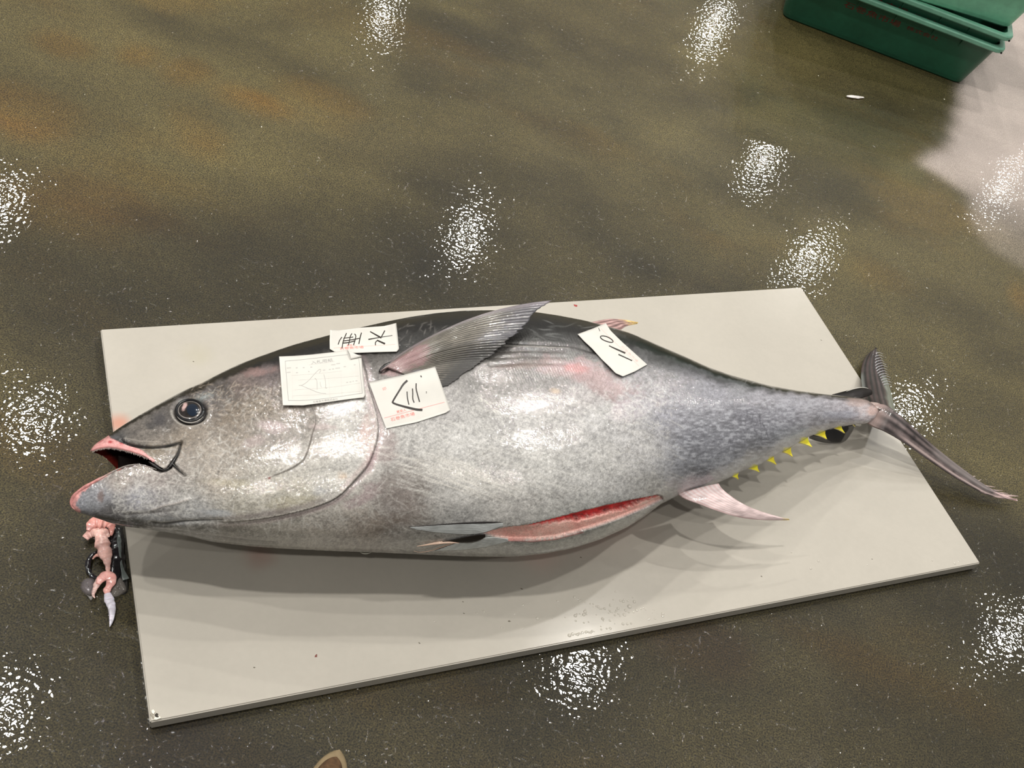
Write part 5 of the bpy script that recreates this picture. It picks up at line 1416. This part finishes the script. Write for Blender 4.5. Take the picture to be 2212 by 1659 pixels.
# ------------------------------------------------------------------ small litter
def build_scrap():
    c = at(1846, 209, 0); n, m = 10, 16
    P = coons([(1829, 206), (1838, 205), (1850, 206.5), (1866, 209)], [(1866, 209), (1867, 212)], [(1829, 210), (1842, 212), (1854, 213.5), (1867, 212)], [(1829, 206), (1829, 210)], n, m)
    X = atz(P, .002 + .006 * np.abs(fbm(n, m, 5, 4, 3, 2)) + .004 * np.sin(np.linspace(0, np.pi, n))[:, None])
    V, Fc = slab(X, .0009)
    o = mesh('scrap', V, Fc, mat('scrap_white', base=L4(238, 230, 226), rough=.5, coat=.3, sss=.1), None)
    tag(o, 'tiny crumpled white scrap on the wet floor near the green crates', 'scrap')
build_scrap()
def speck(name, px, py, rx, ry, colr, label, cat, z=BT, seed=1, hgt=.0006, rough=.25, parent=None):
    r = np.random.default_rng(seed); c = at(px, py, z); k = 14
    rad = [1 + .35 * r.normal() * .6 for _ in range(k)]
    V = [c + np.array([0, 0, hgt])]
    for s_, zz in ((.55, hgt * .8), (1.0, .0001)):
        for i in range(k):
            a = 2 * math.pi * i / k; V.append(c + np.array([rx * s_ * max(rad[i], .4) * math.cos(a), ry * s_ * max(rad[i], .4) * math.sin(a), zz]))
    Fc = [(0, 1 + i, 1 + (i + 1) % k) for i in range(k)] + [(1 + i, 1 + k + i, 1 + k + (i + 1) % k, 1 + (i + 1) % k) for i in range(k)]
    o = mesh(name, V, Fc, mat(name + '_stain', base=L4(*colr), rough=rough, coat=.6), parent)
    if label: tag(o, label, cat)
    return o
speck('blood_drop', 1243, 660, .0055, .0035, (150, 34, 30), 'small red blood drop near the far edge of the board', 'blood drop', seed=4)
speck('blood_drop', 683, 1417, .0022, .003, (110, 50, 40), 'tiny dark red drop on the near left part of the board', 'blood drop', seed=5)
for i, (x, y, a) in enumerate([(549, 1442, .002), (1100, 1342, .0028), (906, 1389, .002), (1127, 1272, .0022), (1002, 1325, .0018), (1255, 1204, .0018), (1645, 1245, .0022), (1774, 735, .0024), (418, 781, .002), (1884, 1208, .0018), (1000, 1300, .0015)]):
    speck('dirt_speck', x, y, a, a * .6, (104, 98, 86), None, None, seed=20 + i, rough=.6, hgt=.0003, parent=board)
# water beads thrown on the board near its front edge
def build_drops():
    r = np.random.default_rng(8); parts = []
    pts = [(1245 + 7 * i + r.normal() * 2, 1292 + 2.6 * i + r.normal() * 1.5) for i in range(16)]
    pts += [(1340 + 7 * i + r.normal() * 2, 1296 + 1.2 * i + r.normal() * 1.2) for i in range(6)]
    pts += [(r.normal(1315, 55), r.normal(1325, 22)) for _ in range(60)]
    pts += [(1212 + 9 * i + r.normal() * 3, 1382 - 2.2 * i + r.normal() * 2.0) for i in range(18)]
    pts += [(1230 + 7 * i, 1371 - .8 * i + r.normal()) for i in range(8)]
    pts += [(r.normal(1100, 60), r.normal(1330, 18)) for _ in range(12)] + [(r.uniform(1600, 2090), r.uniform(1190, 1240)) for _ in range(8)]
    pts += [(1950 + r.normal() * 60, 1247 - .18 * r.normal() * 60) for _ in range(6)]
    poly = [(217, 711), (1731, 620), (2110, 1214), (330, 1550)]
    for (x, y) in pts:
        if not inpoly(np.array([x]), np.array([y + 5]), poly)[0]: continue
        c = at(x, y, BT); R = abs(r.normal(.0018, .0008)) + .0007; h_ = R * .45; k = 10
        V = [c + np.array([0, 0, h_])]
        for s_, hh in ((.5, .86), (.85, .5), (1, .03)):
            V += [c + np.array([R * s_ * math.cos(2 * math.pi * i / k), R * s_ * math.sin(2 * math.pi * i / k), h_ * hh]) for i in range(k)]
        Fc = [(0, 1 + i, 1 + (i + 1) % k) for i in range(k)]
        for q in range(2): Fc += [(1 + q * k + i, 1 + (q + 1) * k + i, 1 + (q + 1) * k + (i + 1) % k, 1 + q * k + (i + 1) % k) for i in range(k)]
        parts.append((V, Fc))
    V, Fc = join(parts)
    o = mesh('water_droplets', V, Fc, mat('water_bead', base=L4(188, 183, 172), rough=.12, coat=1.0, coat_rough=.02, spec=.8), None)
    tag(o, 'clear water droplets sprinkled on the near edge of the white board', 'water', kind='stuff')
build_drops()

# ------------------------------------------------------------------ toe of the photographer's shoe
def build_shoe():
    tip = at(733, 1621, .03); hx = at(0, 0, 0)
    tip = tip + np.array([0, 0, 0]); root = empty('shoe', (tip[0], tip[1] - .14, 0), 'toe of a beige shoe with brown suede top at the bottom edge', 'shoe')
    n, k = 40, 28
    def ringset(scale_w, zlo, zhi, ylen, y0, topf):
        G = []
        for i in range(n):
            t = (i / (n - 1)) ** 2; s_ = math.sin(min(1, t * 1.0) * math.pi * .5)
            y = tip[1] - y0 - t * ylen
            w_ = scale_w * (1 - (1 - min(t / .28, 1)) ** 2.0) ** .5 * (1 - .16 * math.sin(math.pi * min(max((t - .45) / .35, 0), 1))) * (1 - .12 * t)
            if t > .93: w_ *= math.sqrt(max(1e-4, 1 - ((t - .93) / .075) ** 2))
            hh = zlo + (zhi - zlo) * topf(t)
            row = []
            for j in range(k):
                a = 2 * math.pi * j / k; ca, sa = math.cos(a), math.sin(a)
                row.append((tip[0] + w_ * ca, y, zlo + (hh - zlo) * (.5 + .5 * np.sign(sa) * abs(sa) ** .7)))
            G.append(row)
        G = np.array(G); Fc = [tuple(f) for f in grid_faces(n, k, True)] + [tuple(range(k - 1, -1, -1)), tuple((n - 1) * k + q for q in range(k))]
        return G.reshape(-1, 3), Fc
    V, Fc = ringset(.036, .001, .034, .29, 0.0, lambda t: 1.0)
    mesh('sole', V, Fc, mat('shoe_sole', base=L4(134, 117, 88), rough=.8, speck=[(40, .8, 1.15, 3)], bump=[(300, .0008, .5, 2)]), root)
    V, Fc = ringset(.027, .026, .105, .265, .017, lambda t: .20 + .80 * min(1, (t / .55)) ** .8)
    mesh('upper', V, Fc, mat('shoe_suede', base=L4(82, 60, 38), rough=.9, speck=[(120, .6, 1.35, 3)], bump=[(400, .001, .6, 2)]), root)
build_shoe()
